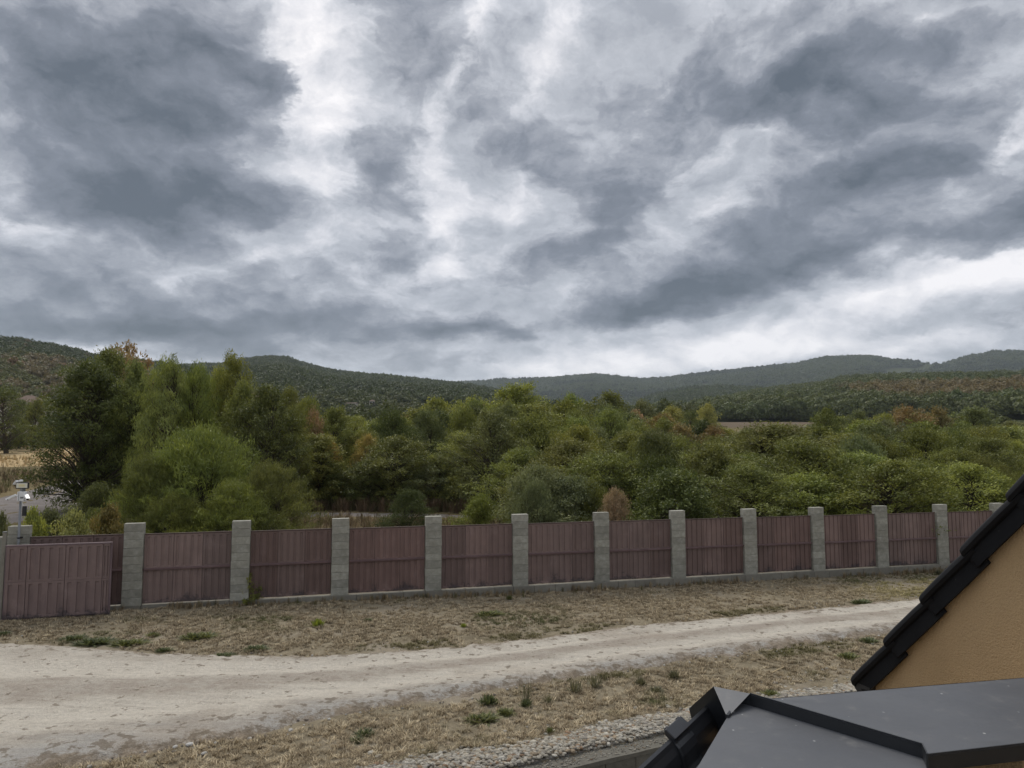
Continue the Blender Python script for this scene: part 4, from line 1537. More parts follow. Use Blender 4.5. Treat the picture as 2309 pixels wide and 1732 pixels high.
# end of the eaves gutter under the lowest tile
ge = MB()
gx = at_dist(1946, 1543, 3.83)
gout = -Vector((hd.x, hd.y, 0)).normalized()
half = [(math.cos(t) * .055, math.sin(t) * .05) for t in np.linspace(math.pi, 2 * math.pi, 9)]
half += [(p[0] * .88, p[1] * .88 + 0.001) for p in half[::-1]]
for k in range(len(half)):
    pass
ge.sweep(half, [(gx + wn * -0.005, gout, Vector((0, 0, 1))), (gx + wn * 3.5, gout, Vector((0, 0, 1)))])
hchild(ge.build('eaves_gutter', M['gutter_black'], None, 0, False))
ge = MB()
ge.sweep([(math.cos(t) * .057, math.sin(t) * .052) for t in np.linspace(math.pi, 2 * math.pi, 10)],
         [(gx + wn * -0.012, gout, Vector((0, 0, 1))), (gx + wn * -0.004, gout, Vector((0, 0, 1)))])
hchild(ge.build('gutter_end', M['gutter_black'], None, 0, False))


# ---- folded metal capping of the parapet under the camera
ZR, ZL = 3.48, 3.447
fa, fb = at_z(1691, 1564, ZR), at_z(2078, 1677.6, ZR)
nr0 = at_z(2090, 1702, ZR)
near_dir = (at_z(2309, 1677, ZR) - nr0).normalized()
nr1 = nr0 + near_dir * 1.5
far0 = at_z(1740, 1575, ZR)
far1p = at_z(2309, 1528, ZR)
far1 = far0 + (far1p - far0).normalized() * 2.0
cp = MB()
# sheet follows a soft outward roll at its far edge
back_n = Vector((-E1.y, E1.x, 0))
sheet_top = [fa, fb, nr0, nr1, far1, far0]
V = sheet_top + [p + Vector((0, 0, -0.004)) for p in sheet_top]
cp.add(V, [(0, 1, 2, 3, 4, 5), (11, 10, 9, 8, 7, 6)] + [(i, (i + 1) % 6, 6 + (i + 1) % 6, 6 + i) for i in range(6)])
coping = hchild(cp.build('parapet_capping', M['zinc']))


def strip(name, pts, drop, mat, thick=0.003, parent=None):
    mb = MB()
    for a, b in zip(pts[:-1], pts[1:]):
        n_ = (b - a).cross(Vector((0, 0, 1))).normalized() * thick
        mb.add([a, b, b - Vector((0, 0, drop)), a - Vector((0, 0, drop)), a - n_, b - n_, b - n_ - Vector((0, 0, drop)), a - n_ - Vector((0, 0, drop))],
               [(0, 1, 2, 3), (7, 6, 5, 4), (0, 4, 5, 1), (3, 2, 6, 7), (0, 3, 7, 4), (1, 5, 6, 2)])
    return hchild(mb.build(name, mat))


dz = Vector((0, 0, 0.0015))
strip('flange', [fa + dz, fb + dz, nr0 + dz], ZR - ZL + 0.004, M['black_trim_and_shade'])  # flange is turned from the sky, its shade painted in as black
strip('front_fascia', [nr0 + dz, nr1 + dz], 0.040, M['black_trim_and_shade'])
strip('rear_fascia', [far1, far0], 0.05, M['black_trim_and_shade'])
# rendered parapet beneath
pw = MB()
inw = back_n * 0.03
pa, pbv = nr0 + inw + near_dir * 0.30, nr1 + inw
pc, pd = far1 - back_n * 0.03, far0 - back_n * 0.03 + near_dir * 0.34
pw.prism([(p.x, p.y) for p in (pa, pbv, pc, pd)], -0.9, ZR - 0.006)
hchild(pw.build('parapet_wall', M['stucco']))
# lower sheet to the left, tucked under the flange
L0 = at_z(1665, 1575, ZL)
L1 = at_z(1571.7, 1732, ZL)
L1 = L0 + (L1 - L0) * 2.0
Lr = nr0 + Vector((0, 0, ZL - ZR))
Lr2 = Lr + (L1 - L0) * 0.72
lw = MB()
lp = [L0, L1, Lr2, Lr, fb + Vector((0, 0, ZL - ZR)), fa + Vector((0, 0, ZL - ZR))]
inner = fa + Vector((0, 0, ZL - ZR)) + (fb - fa) * 0.02
V = lp + [p + Vector((0, 0, -0.02)) for p in lp]
lw.add(V, [(0, 1, 2, 3, 4, 5), (11, 10, 9, 8, 7, 6)] + [(i, (i + 1) % 6, 6 + (i + 1) % 6, 6 + i) for i in range(6)])
hchild(lw.build('hip_sheet', M['zinc']))
# black block added under the sheet to keep the gutter gap dark
sb_ = MB()
ctr = sum(lp, Vector()) / len(lp)
sb_.prism([((p.x - ctr.x) * 0.985 + ctr.x, (p.y - ctr.y) * 0.985 + ctr.y) for p in lp], ZL - 0.80, ZL - 0.025)
hchild(sb_.build('dark_gap_block', M['black_trim_and_shade']))
# sealed joint: a bead along the mitre with two screw heads
mb = MB()
jA, jB = L0 + Vector((0, 0, 0.003)), at_z(1640, 1619, ZL) + Vector((0, 0, 0.003))
mb.tube([jA + (jB - jA) * (k / 9) + Vector((fnoise(k, 1, .9), fnoise(k, 5, .9), 0)) * 0.004 for k in range(10)], [0.0055 + 0.002 * fnoise(k, 9, 1.3) for k in range(10)], 6)
hchild(mb.build('sealant_bead', M['black_trim_and_shade']))
for (sx, sy) in ((1668.5, 1583), (1653.0, 1606.5)):
    p = at_z(sx, sy, ZL)
    mb = MB()
    mb.tube([p - Vector((0, 0, .002)), p + Vector((0, 0, .005))], [0.006, 0.0045], 8)
    hchild(mb.build('screw', M['galvanised'], None, 0, True))
# boxed end of the capping
p1 = at_z(1608.9, 1547.8, ZR)
p7 = fa
p6, p5 = L0, at_z(1640, 1618.3, ZL)
nb = Vector((-0.66, -0.72, -0.20)).normalized()


def on_face(sx, sy):
    d = view_dir(sx, sy)
    t = (p1 - EYE).dot(nb) / d.dot(nb)
    return EYE + d * t


p2, p3, p4, p5 = on_face(1553.3, 1598.0), on_face(1560.9, 1626.5), on_face(1596.1, 1691.5), on_face(1640, 1618.3)
mb = MB()
inn = (Vector((0.05, 0.03, -0.10)))
p5t = at_z(1640, 1618.3, ZL)
mb.add([p1, p2, p3, p4, p5, p6, p7, p1 + inn * .5, p2 + Vector((.10, .06, 0)), p3 + Vector((.10, .06, 0)), p4 + Vector((.10, .04, 0)), p7 + Vector((0, 0, -.05)), p5t],
       [(0, 1, 2, 3, 4), (0, 12, 5, 6), (0, 4, 12), (1, 8, 9, 2), (2, 9, 10, 3), (0, 7, 8, 1), (0, 6, 11, 7), (7, 11, 10, 9, 8)])
bx = mb.mesh('boxed_end', M['zinc'])
bx.materials.append(M['black_trim_and_shade'])
for i, p_ in enumerate(bx.polygons):
    p_.material_index = 0 if i == 1 else 1  # top keeps the sheet grey, black on the rest paints in its shade
hchild(obj('boxed_end', bx))

# ---- ogee gutter with union bracket and brush
g_a, g_b = at_z(1561, 1624, 3.405), at_z(1444, 1732, 3.40)     # its outer lip
gaxis = (g_b - g_a).normalized()
gside = Vector((0, 0, 1)).cross(gaxis).normalized()          # towards the outer wall of the gutter
if gside.y < 0:
    gside = -gside
gup = Vector((0, 0, 1))
GP = [(-0.06, 0.0), (-0.06, -0.095), (0.012, -0.098), (0.026, -0.088), (0.030, -0.070), (0.034, -0.045), (0.046, -0.022), (0.060, -0.010), (0.063, 0.0), (0.058, 0.006), (0.050, 0.002),
      (0.044, -0.010), (0.033, -0.026), (0.026, -0.046), (0.022, -0.072), (0.010, -0.090), (-0.054, -0.088), (-0.054, 0.0)]
gpos = g_a - gside * 0.058
mb = MB()
mb.sweep(GP, [(gpos - gaxis * 0.12, gside, gup), (gpos + gaxis * 0.9, gside, gup)])
gut = hchild(mb.build('ogee_gutter', M['gutter_black'], None, 0, False))
U = [(p[0] * 1.10 + (0.006 if p[0] > 0 else -0.004), p[1] * 1.06 + 0.022) for p in GP[:10]]
U2 = [(p[0] * 0.80 - (0.006 if p[0] > 0 else 0), p[1] * 0.80 + 0.004) for p in GP[:10]][::-1]
mb = MB()
for (t0, t1, gr) in ((0.055, 0.165, 1.0), (0.064, 0.076, 1.05), (0.144, 0.156, 1.05)):
    mb.sweep([(p[0] * gr, p[1] * gr) for p in U] + U2, [(gpos + gaxis * t0, gside, gup), (gpos + gaxis * t1, gside, gup)])
hchild(mb.build('union_bracket', M['gutter_black'], None, 0.002, False))
mb = MB()
rb = np.random.default_rng(5)
for k in range(900):
    t, a_ = rb.uniform(-0.10, 0.5), rb.uniform(0, 2 * math.pi)
    c_ = gpos + gaxis * t + gside * -0.030 + gup * -0.062
    d_ = (gside * math.cos(a_) + gup * math.sin(a_)) * rb.uniform(0.016, 0.028) + gaxis * rb.normal(0, 0.006)
    w_ = gaxis * 0.0011
    mb.add([c_ - w_, c_ + w_, c_ + d_], [(0, 1, 2)])
bro = hchild(mb.build('gutter_brush', M['brush']))
bro['kind'] = 'stuff'

# ================================================================== trees and bushes beyond the fence
POST_SX = [46, 301, 545, 771, 980, 1173, 1355, 1529, 1692, 1846, 1988, 2124, 2252]
ORD = ['first', 'second', 'third', 'fourth', 'fifth', 'sixth', 'seventh', 'eighth', 'ninth', 'tenth', 'eleventh', 'twelfth']


def where(sx, y):
    d = 'just' if y < 31 else 'close' if y < 41 else 'some way' if y < 56 else 'well' if y < 82 else 'far'
    if sx < 46:
        return d + ' behind and left of the camera pole'
    if sx >= 2252:
        return d + ' behind the dark roof tiles'
    i = max(k for k in range(13) if POST_SX[k] <= sx)
    return d + ' behind the %s fence panel' % ORD[min(i, 11)]


COLS = {'deep': ((0.132, 0.146, 0.040), 'dark green'), 'green': ((0.164, 0.178, 0.045), 'green'), 'olive': ((0.192, 0.203, 0.052), 'olive green'), 'dark': ((0.100, 0.116, 0.034), 'dark green'),
        'grey': ((0.158, 0.174, 0.074), 'grey green'), 'light': ((0.232, 0.256, 0.062), 'light green'), 'ochre': ((0.40, 0.290, 0.090), 'ochre yellow'),
        'yellow': ((0.325, 0.305, 0.095), 'yellowish'), 'rust': ((0.33, 0.235, 0.130), 'rusty brown'), 'brown': ((0.234, 0.176, 0.068), 'brownish'), 'bright': ((0.184, 0.205, 0.043), 'fresh green')}
KINDW = {'walnut': ('broad_tree', 'spreading tree', 'tree'), 'ash': ('leafy_tree', 'leafy tree', 'tree'), 'willow': ('willow_tree', 'willow with hanging leaves', 'tree'),
         'poplar': ('poplar_tree', 'upright young tree', 'tree'), 'feathery': ('feathery_bush', 'feathery bush', 'bush'), 'bush': ('round_bush', 'round bush', 'bush'),
         'locust': ('young_tree', 'airy young tree', 'tree'), 'sparse': ('thin_tree', 'thinly leaved tree', 'tree'), 'spreading': ('thin_tree', 'thinly leaved tree', 'tree'), 'bramble': ('bramble', 'low bramble', 'bush'),
         'tree_far': ('bushy_tree', 'bushy tree', 'tree'), 'poplar_far': ('poplar_tree', 'upright tree', 'tree'), 'conifer': ('conifer', 'dense pointed tree', 'tree')}
PLANTS = []
rt = random.Random(12)


def plant(kind, sx, y, top_sy=None, width_px=None, col='green', h=None, w=None, label=None, x=None, sink=0.0):
    """one tree: its own Empty with trunk and crown; height from where its top stands, width in metres"""
    trunk, crown, H0, R0 = PROTO[kind][rt.randrange(len(PROTO[kind]))]
    if x is None:
        x = at_depth(sx, y)
        if kind != 'bramble':          # keep clear of the fence
            half = 0.62 * width_px / FPX * y if width_px else 0.5
            y = max(y, FY + (x - FX) * math.tan(FTH) + 0.3 + min(half, 3.4))
            x = at_depth(sx, y)
    zb = float(gz(x, y)) - sink
    if h is None:
        h = z_at(top_sy, y) - zb
    if w is None:
        w = min(width_px / FPX * y, (1.5 if label is None else 2.2) * h)
    nm, kw, cat = KINDW[kind]
    c, cw = COLS[col]
    e = empty(nm, (x, y, zb), rt.uniform(0, 6.28))
    e.scale = (w / 2 / (R0 * 1.02), w / 2 / (R0 * 1.02), h / (H0 * 1.03))
    for n_, me in (('trunk', trunk), ('crown', crown)):
        o = bpy.data.objects.new(n_, me)
        COL.objects.link(o)
        o.parent = e
        if n_ == 'crown':
            f = rt.uniform(0.85, 1.18)
            o.color = (c[0] * f * rt.uniform(.92, 1.08), c[1] * f, c[2] * f * rt.uniform(.85, 1.15), 1)
    size = 'tall ' if h > 7.2 else ('low ' if h < 2.2 else '')
    e['category'] = cat
    e['label'] = label or ('%s%s %s %s' % (size, cw, kw, where(sx, y)))
    PLANTS.append((e, sx, kind, label is not None))
    return e


# ---- the trees one can tell apart
plant('walnut', 200, 42, 822, 215, 'dark', label='large dark spreading tree beside the grey track')
plant('ash', 240, 45, 800, 170, 'green', label='green tree just behind the large dark tree by the track')
plant('spreading', 255, 47, 792, 150, 'rust', label='thin tree with rusty leaves rising above the dark tree')
plant('spreading', 292, 48.5, 784, 120, 'rust', label='second thin rusty tree next to the willow top')
plant('ash', 300, 43, 826, 130, 'olive', label='olive tree filling the gap between the dark tree and the tall willow')
plant('willow', 488, 44, 828, 110, 'light', label='yellow green willow left of the pointed tree top')
plant('locust', 648, 46, 885, 110, 'green', label='green tree right behind the dark leafy tree')
plant('bush', 690, 44, 1035, 130, 'grey', label='grey green bush under the rust tinged thin tree')
plant('bush', 760, 44.5, 1045, 120, 'green', label='green bush below the low ochre bush')
plant('locust', 835, 44, 1040, 150, 'green', label='green airy bush below the tall ochre bush')
plant('bush', 905, 45, 1035, 130, 'grey', label='grey green bush below the dark green tree')
plant('locust', 985, 45, 1030, 160, 'grey', label='grey green low bush at the back of the weedy gap')
plant('bush', 1055, 44, 1045, 130, 'green', label='green bush below the small yellow leaved tree')
plant('willow', 375, 40, 806, 150, 'light', label='tall willow with hanging yellow green leaves')
plant('willow', 440, 41, 822, 120, 'light', label='shorter willow standing against the tall willow')
plant('poplar', 528, 43, 812, 110, 'olive', label='pointed tree top between the willows and the dark leafy tree')
plant('ash', 600, 38, 880, 165, 'deep', label='dark leafy tree behind the large feathery bush')
plant('ash', 545, 39.5, 872, 130, 'green', label='green leafy tree left of the dark leafy tree')
plant('walnut', 655, 40, 925, 100, 'deep', label='dark low branched tree on the edge of the weedy gap')
plant('feathery', 455, 27.0, 980, 370, 'bright', label='large feathery bright green bush behind the second fence post')
plant('feathery', 345, 25.8, 1040, 240, 'green', label='smaller feathery bush left of the large feathery bush')
plant('feathery', 610, 26.5, 1055, 250, 'green', label='feathery bush right of the large feathery bush')
plant('feathery', 535, 25.0, 1095, 250, 'bright', label='low feathery bush in front of the large feathery bush')
plant('bush', 225, 34, 1095, 120, 'dark', label='dark undergrowth bush under the large dark tree')
plant('poplar', 755, 48, 920, 90, 'green', label='narrow green tree left of the ochre bush')
plant('locust', 690, 50, 905, 130, 'olive', label='olive airy tree between the dark leafy tree and the narrow green tree')
plant('sparse', 708, 47, 935, 70, 'rust', label='rust tinged thin tree in front of the olive airy tree')
plant('locust', 830, 46, 985, 80, 'ochre', label='ochre yellow bush turning autumn coloured')
plant('bush', 740, 45, 1000, 80, 'ochre', label='low ochre bush left of the taller ochre bush')
plant('locust', 885, 50, 930, 130, 'dark', label='dark green tree right of the ochre bush')
plant('locust', 1045, 46, 1000, 50, 'ochre', label='small yellow leaved tree below the tallest poplar')
plant('tree_far', 985, 78, 905, 110, 'light', label='pale olive tree standing deep behind the dark green tree')
plant('tree_far', 1060, 82, 902, 110, 'light', label='pale olive tree just left of the tallest poplar')
plant('poplar', 1168, 52, 868, 150, 'light', label='tallest light green poplar in the middle of the thicket')
plant('poplar', 1205, 47, 915, 150, 'olive', label='wide olive poplar in front of the tallest poplar')
plant('poplar', 1130, 45, 945, 110, 'olive', label='olive poplar left below the tallest poplar')
plant('poplar', 1302, 44, 942, 95, 'light', label='light green young tree right of the tallest poplar')
plant('tree_far', 1290, 96, 893, 90, 'light', label='pale round tree on the skyline right of the tallest poplar')
plant('tree_far', 1372, 88, 892, 130, 'green', label='broad green tree right of the pale round tree')
plant('tree_far', 1452, 104, 908, 80, 'grey', label='grey green round tree at the far edge of the thicket')
plant('tree_far', 1515, 110, 921, 80, 'yellow', label='first yellowish tree below the far ridge')
plant('tree_far', 1595, 112, 914, 62, 'yellow', label='second yellowish tree standing alone by the brown field')
plant('tree_far', 1570, 100, 945, 70, 'yellow', label='low yellowish tree in front of the two yellow trees')
plant('tree_far', 1432, 92, 930, 60, 'rust', label='small rusty tree below the grey green round tree')
plant('conifer', 1556, 76, 931, 62, 'dark', label='dark dense tree standing out among the yellow trees')
plant('locust', 1740, 42, 962, 330, 'olive', label='very wide olive tree behind the eighth fence post')
plant('tree_far', 1862, 72, 925, 85, 'green', label='green tree poking over the brown field on the right')
plant('tree_far', 1935, 80, 932, 80, 'grey', label='grey green tree right of the brown field')
plant('tree_far', 2050, 72, 922, 120, 'brown', label='brownish green tree on the right of the thicket')
plant('tree_far', 2120, 76, 925, 80, 'brown', label='brownish tree between the wide willow and its greener neighbour')
plant('tree_far', 2195, 80, 925, 150, 'grey', label='wide grey green willow near the right edge')
plant('locust', 2290, 44, 1000, 90, 'light', label='light green tree at the right edge above the roof tiles')
plant('bush', 1290, 28, 1085, 190, 'grey', label='grey green bush right behind the sixth fence post')
plant('bush', 1205, 27, 1095, 120, 'grey', label='grey green bush left of the sixth fence post')
plant('bush', 1385, 26.5, 1112, 100, 'rust', label='rusty brown bush just behind the fence')
plant('bush', 1480, 30, 1040, 210, 'dark', label='dark green bush overhanging the seventh fence post')
plant('bush', 1600, 33, 1010, 210, 'green', label='big green bush between the seventh and eighth posts')
plant('bush', 1970, 28, 1080, 110, 'rust', label='rust brown bush behind the tenth fence post')
plant('bush', 2060, 30, 1055, 190, 'green', label='green bush between the tenth and eleventh posts')
plant('bush', 2210, 31, 1075, 170, 'dark', label='dark bush beside the lifting edge of the roof tiles')
plant('bush', 1085, 30, 1120, 130, 'bright', label='fresh green bush behind the fifth fence panel')
plant('bush', 925, 33, 1110, 120, 'dark', label='dark rounded bush behind the fourth fence post')
plant('bramble', 85, 21.5, 1168, 90, 'light', label='light leaved bramble right of the camera pole')
plant('bramble', 175, 21.5, 1172, 110, 'yellow', label='yellow green bramble over the first fence panel')
plant('bramble', 255, 22.5, 1160, 110, 'brown', label='brownish bramble between the yellow bramble and the first post')
plant('bramble', 120, 23.5, 1165, 100, 'grey', label='grey green bramble behind the light leaved bramble')
plant('bramble', 15, 22.0, 1175, 50, 'grey', label='small grey leaved bush left of the camera pole')
plant('feathery', 400, 24.6, 1120, 220, 'green', label='lowest feathery bush right behind the second fence panel')
plant('conifer', 10, 105, 880, 110, 'dark', label='tall dark tree at the left edge beyond the stubble field')
plant('tree_far', 45, 118, 905, 110, 'dark', label='dark tree beside the pale farmhouse')
plant('tree_far', 100, 122, 905, 70, 'green', label='green tree right of the pale farmhouse')
plant('tree_far', 78, 113, 905, 62, 'deep', label='dark green tree half covering the pale farmhouse')
plant('tree_far', 155, 124, 935, 80, 'grey', label='grey green tree behind the far concrete wall')

# ---- the rest of the thicket, row behind row
PROF_X = [0, 150, 240, 420, 560, 640, 700, 760, 830, 900, 1000, 1080, 1150, 1240, 1330, 1420, 1500, 1600, 1680, 1760, 1850, 1950, 2080, 2200, 2320]
PROF_Y = [990, 960, 870, 860, 880, 905, 925, 930, 945, 930, 912, 905, 900, 905, 905, 918, 938, 950, 962, 958, 948, 945, 940, 945, 960]
rows = [(27, 175, 'front'), (31, 160, 'front'), (35.5, 145, 'front'), (40.5, 135, 'mid'), (46, 120, 'mid'), (53, 105, 'mid'), (62, 92, 'far'), (74, 82, 'far'), (90, 72, 'far'), (100, 66, 'far'), (112, 64, 'far')]
mix_front = [('locust', 'green'), ('bush', 'grey'), ('bush', 'dark'), ('locust', 'olive'), ('locust', 'green'), ('bush', 'green'), ('feathery', 'green'), ('feathery', 'olive'), ('locust', 'light')]
mix_mid = [('locust', 'green'), ('locust', 'olive'), ('poplar', 'light'), ('locust', 'grey'), ('poplar', 'olive'), ('locust', 'light'), ('bush', 'green'), ('locust', 'green')]
mix_far = [('tree_far', 'green'), ('tree_far', 'olive'), ('tree_far', 'dark'), ('poplar_far', 'green'), ('tree_far', 'grey'), ('poplar_far', 'olive'), ('tree_far', 'brown'), ('tree_far', 'light')]
for (y, gap, kind) in rows:
    sx = -30 + rt.uniform(0, gap)
    gap = gap * 0.90
    while sx < 2360:
        yy = y * rt.uniform(0.94, 1.07)
        s_ = sx + rt.uniform(-.25, .25) * gap
        sx += gap * rt.uniform(0.75, 1.15)
        lim = np.interp(s_, PROF_X, PROF_Y)
        if kind == 'front':
            if s_ < 1150:
                continue
            top = rt.uniform(985, 1065) + (0 if yy > 30 else 30)
            k, c = mix_front[rt.randrange(len(mix_front))]
            wpx = gap * rt.uniform(1.35, 1.9)
        elif kind == 'mid':
            if s_ < 250 or (s_ < 1090 and yy < 42.5):
                continue
            if s_ < 640 and yy > 50:
                continue
            top = lim + rt.uniform(12, 75) + (46 - min(yy, 46)) * 4
            k, c = mix_mid[rt.randrange(len(mix_mid))]
            wpx = gap * rt.uniform(1.3, 1.85)
            if k == 'poplar':
                wpx *= 0.75
        else:
            if s_ < 640:
                continue
            top = lim + rt.uniform(2, 32) - (14 if (yy > 85 and s_ > 1850) else 0)
            k, c = mix_far[rt.randrange(len(mix_far))]
            wpx = gap * rt.uniform(1.1, 1.6)
            if 1640 < s_ < 1850 and yy > 80:
                top = max(top, 968)
        plant(k, s_, yy, top, wpx, c)

# labels that fall on several plants are told apart by their order from left to right
seen = {}
for q in PLANTS:
    seen.setdefault(q[0]['label'], []).append(q)
for lab, qs in seen.items():
    if len(qs) > 1:
        qs.sort(key=lambda q: q[1])
        for i, q in enumerate(qs):
            q[0]['label'] = lab + ', ' + (('left one', 'right one') if len(qs) == 2 else ('leftmost', '2nd from left', '3rd from left', '4th from left', '5th from left', '6th from left'))[i]
for e, sx, kind, own in PLANTS:
    if not own:
        e['group'] = 'trees and bushes of the thicket behind the fence'

# ================================================================== tall dry grass and weeds beyond the fence
def blade_source(name, seed, n, h, w, splay, heads=False):
    r = np.random.default_rng(seed)
    V, F, T = [], [], []
    for k in range(n):
        a = r.uniform(0, 6.28)
        p = np.array([r.normal(0, splay * 0.35), r.normal(0, splay * 0.35), 0])
        hh = h * r.uniform(0.5, 1.15)
        lean = np.array([math.cos(a), math.sin(a), 0]) * splay * r.uniform(0.2, 1.3)
        side = np.array([-math.sin(a), math.cos(a), 0]) * w * r.uniform(0.7, 1.3)
        m_, t_ = p + lean * 0.35 + np.array([0, 0, hh * 0.6]), p + lean + np.array([0, 0, hh])
        i = len(V)
        V += [p - side, p + side, m_ + side * .8, m_ - side * .8, t_ + side * (1.6 if heads else .15), t_ - side * (1.6 if heads else .15)]
        F += [(i, i + 1, i + 2, i + 3), (i + 3, i + 2, i + 4, i + 5)]
        T += [r.random()] * 2
    return bpy.data.objects.new(name, np_mesh(name, V, F, M['blade'], False, {'leafv': T}))


R_ = np.random.default_rng(99)
TALL = [blade_source('tall_grass_%s' % a, s, 26, 0.75, 0.010, 0.22, h) for a, s, h in (('open', 1, False), ('dense', 2, False), ('seeded', 3, True), ('bent', 4, False))]


def beyond(n, x0, x1, y0, y1, cond, seed, s0, s1, cols):
    r = np.random.default_rng(seed)
    x, y = r.uniform(x0, x1, n), r.uniform(y0, y1, n)
    fy = FY + (x - FX) * math.tan(FTH)
    k = (y > fy + 0.45) & cond(x, y)
    x, y = x[k], y[k]
    n = len(x)
    c = np.array(cols)[r.integers(0, len(cols), n)] * r.uniform(0.7, 1.25, (n, 1))
    return np.stack([x, y, gz(x, y) - 0.03], -1), r.random(n) * 6.28, r.uniform(s0, s1, n), r.integers(0, 4, n), c


STRAW = [(0.27, 0.205, 0.12), (0.20, 0.145, 0.085), (0.145, 0.105, 0.065), (0.15, 0.14, 0.06), (0.33, 0.26, 0.16)]
parts = [beyond(9000, -26, 27, 18, 37, lambda x, y: (vnoise(x, y, 0.25, 71, 3) > -0.28) & (x / y > -0.36), 1, 0.35, 0.80, STRAW),
         beyond(3500, -20, 4, 41.8, 46.5, lambda x, y: (y > 41.8) & (vnoise(x, y, 0.5, 73, 2) > -0.3), 2, 0.5, 1.1, [(0.14, 0.095, 0.06), (0.20, 0.14, 0.085), (0.12, 0.105, 0.05)]),
         beyond(2500, -70, -30, 42, 76, lambda x, y: (x < np.interp(y, [q[1] for q in TRACK_UP], [q[0] for q in TRACK_UP]) - 0.6) & (y > 50), 3, 0.4, 1.0, STRAW + [(0.13, 0.14, 0.055)])]
tall = [np.concatenate([p[k] for p in parts]) for k in range(5)]
scatter('tall_dry_grass', *tall, TALL, 'tall dry straw coloured grass and weeds growing along the outside of the fence', 'grass')
gold = beyond(6500, -112, -38, 78, 126, lambda x, y: (vnoise(x, y * 2.2, 0.09, 77, 2) > -0.05) | (y > 118), 4, 0.3, 0.7, [(0.46, 0.34, 0.17), (0.40, 0.28, 0.13), (0.36, 0.27, 0.14)])
scatter('stubble', *gold, TALL, 'golden dry stalks standing on the field at the far left', 'stubble')

# ================================================================== short dry grass of the yard
SHORT = [blade_source('short_grass_%s' % a, s, 15, hh, 0.0042, 0.055) for a, s, hh in (('flat', 11, 0.030), ('fine', 12, 0.040), ('thick', 13, 0.050), ('clump', 14, 0.060))]
ru, rl = polyline(ROAD_UP, 300), polyline(ROAD_LO, 300)


def road_gap(x, y):
    """signed distance outside the driveway (positive on the grass)"""
    yu = np.interp(x, ru[:, 0], ru[:, 1])
    yl = np.interp(x, rl[:, 0], rl[:, 1])
    return np.maximum(y - yu, yl - y)


n = 300000
x, y = R_.uniform(-16, 21, n), R_.uniform(7.2, 26, n)
ang = np.abs(x / y) < 0.80
fyy = FY + (x - FX) * math.tan(FTH)
ks = (x - KERB_A.x) * KERB_N.x + (y - KERB_A.y) * KERB_N.y
gap = road_gap(x, y)
patch = vnoise(x, y, 0.55, 91, 4)
fine = vnoise(x, y, 3.4, 92, 3)
dens = np.clip(0.62 + 0.70 * patch + 0.95 * fine, 0.03, 1.0)
edge = np.clip((gap + 0.22 + 0.45 * vnoise(x, y, 1.1, 93, 3)) / 0.35, 0, 1)
strip_w = 0.50 + 0.10 * vnoise(x, y, 1.0, 94, 3)
pebble_zone = ks < 0.62 + 0.22 * vnoise(x, y, 0.9, 94, 3)
thin = np.clip(9.5 / np.maximum(y, 9.5), 0.35, 1) ** 0.8
keep = ang & (y < fyy + 0.1) & (R_.random(n) < dens * edge * thin * 1.25) & (ks > 0.02) & ~(pebble_zone & (R_.random(n) < 0.94))
x, y, patch, fine, gap = x[keep], y[keep], patch[keep], fine[keep], gap[keep]
n = len(x)
gr = vnoise(x, y, 0.35, 95, 3) + 0.25 * vnoise(x, y, 2.0, 96, 2)
near = smooth01((13.2 + 0.25 * x - y) / 2.0)
c0 = np.array([[0.370, 0.302, 0.200], [0.295, 0.235, 0.152], [0.205, 0.160, 0.102], [0.48, 0.40, 0.27]])[R_.choice(4, n, p=[.36, .30, .18, .16])]
c0 = c0 * (1 + 0.22 * near[:, None])
g1 = np.clip((gr - 0.22) / 0.25, 0, 1)[:, None] * (R_.random((n, 1)) < 0.65)
c0 = c0 * (1 - g1) + np.array([0.115, 0.115, 0.05]) * g1
mossy = ((gap < 0.45) & (x > -5) & (y > 13) & (vnoise(x, y, 0.5, 97, 2) > 0.0))[:, None] * 0.75
c0 = c0 * (1 - mossy) + np.array([0.105, 0.098, 0.035]) * mossy
straw_r = (smooth01((x - 9.0) / 2.5) * smooth01((gap < 2.2) * 1.0))[:, None] * 0.6
c0 = c0 * (1 - straw_r) + np.array([0.36, 0.315, 0.13]) * straw_r
scatter('short_dry_grass', np.stack([x, y, gz(x, y) - 0.004], -1), R_.random(n) * 6.28, R_.uniform(0.55, 1.25, n), R_.integers(0, 4, n), c0 * R_.uniform(0.75, 1.25, (n, 1)), SHORT,
        'short parched straw coloured grass on both sides of the driveway', 'grass')

n = 1500
t_ = R_.uniform(0, 34, n)
off = np.abs(R_.normal(0, 0.16, n))
x, y = FX - 0.4 + FD.x * t_ + FD.y * (off + 0.03), FY - 0.1 + FD.y * t_ - FD.x * (off + 0.03)
k = (vnoise(x * 1.0, y * 0, 0.8, 98, 3) + 0.3 * R_.normal(0, 1, n)) > -0.05
x, y = x[k], y[k]
n = len(x)
scatter('fence_foot_grass', np.stack([x, y, gz(x, y) - 0.01], -1), R_.random(n) * 6.28, R_.uniform(0.08, 0.26, n), R_.integers(0, 4, n),
        np.array([[0.26, 0.20, 0.12], [0.17, 0.125, 0.075], [0.33, 0.26, 0.16], [0.12, 0.11, 0.05]])[R_.choice(4, n, p=[.35, .35, .15, .15])] * R_.uniform(.75, 1.2, (n, 1)), TALL,
        'ragged dry grass tufts along the foot of the fence', 'grass')

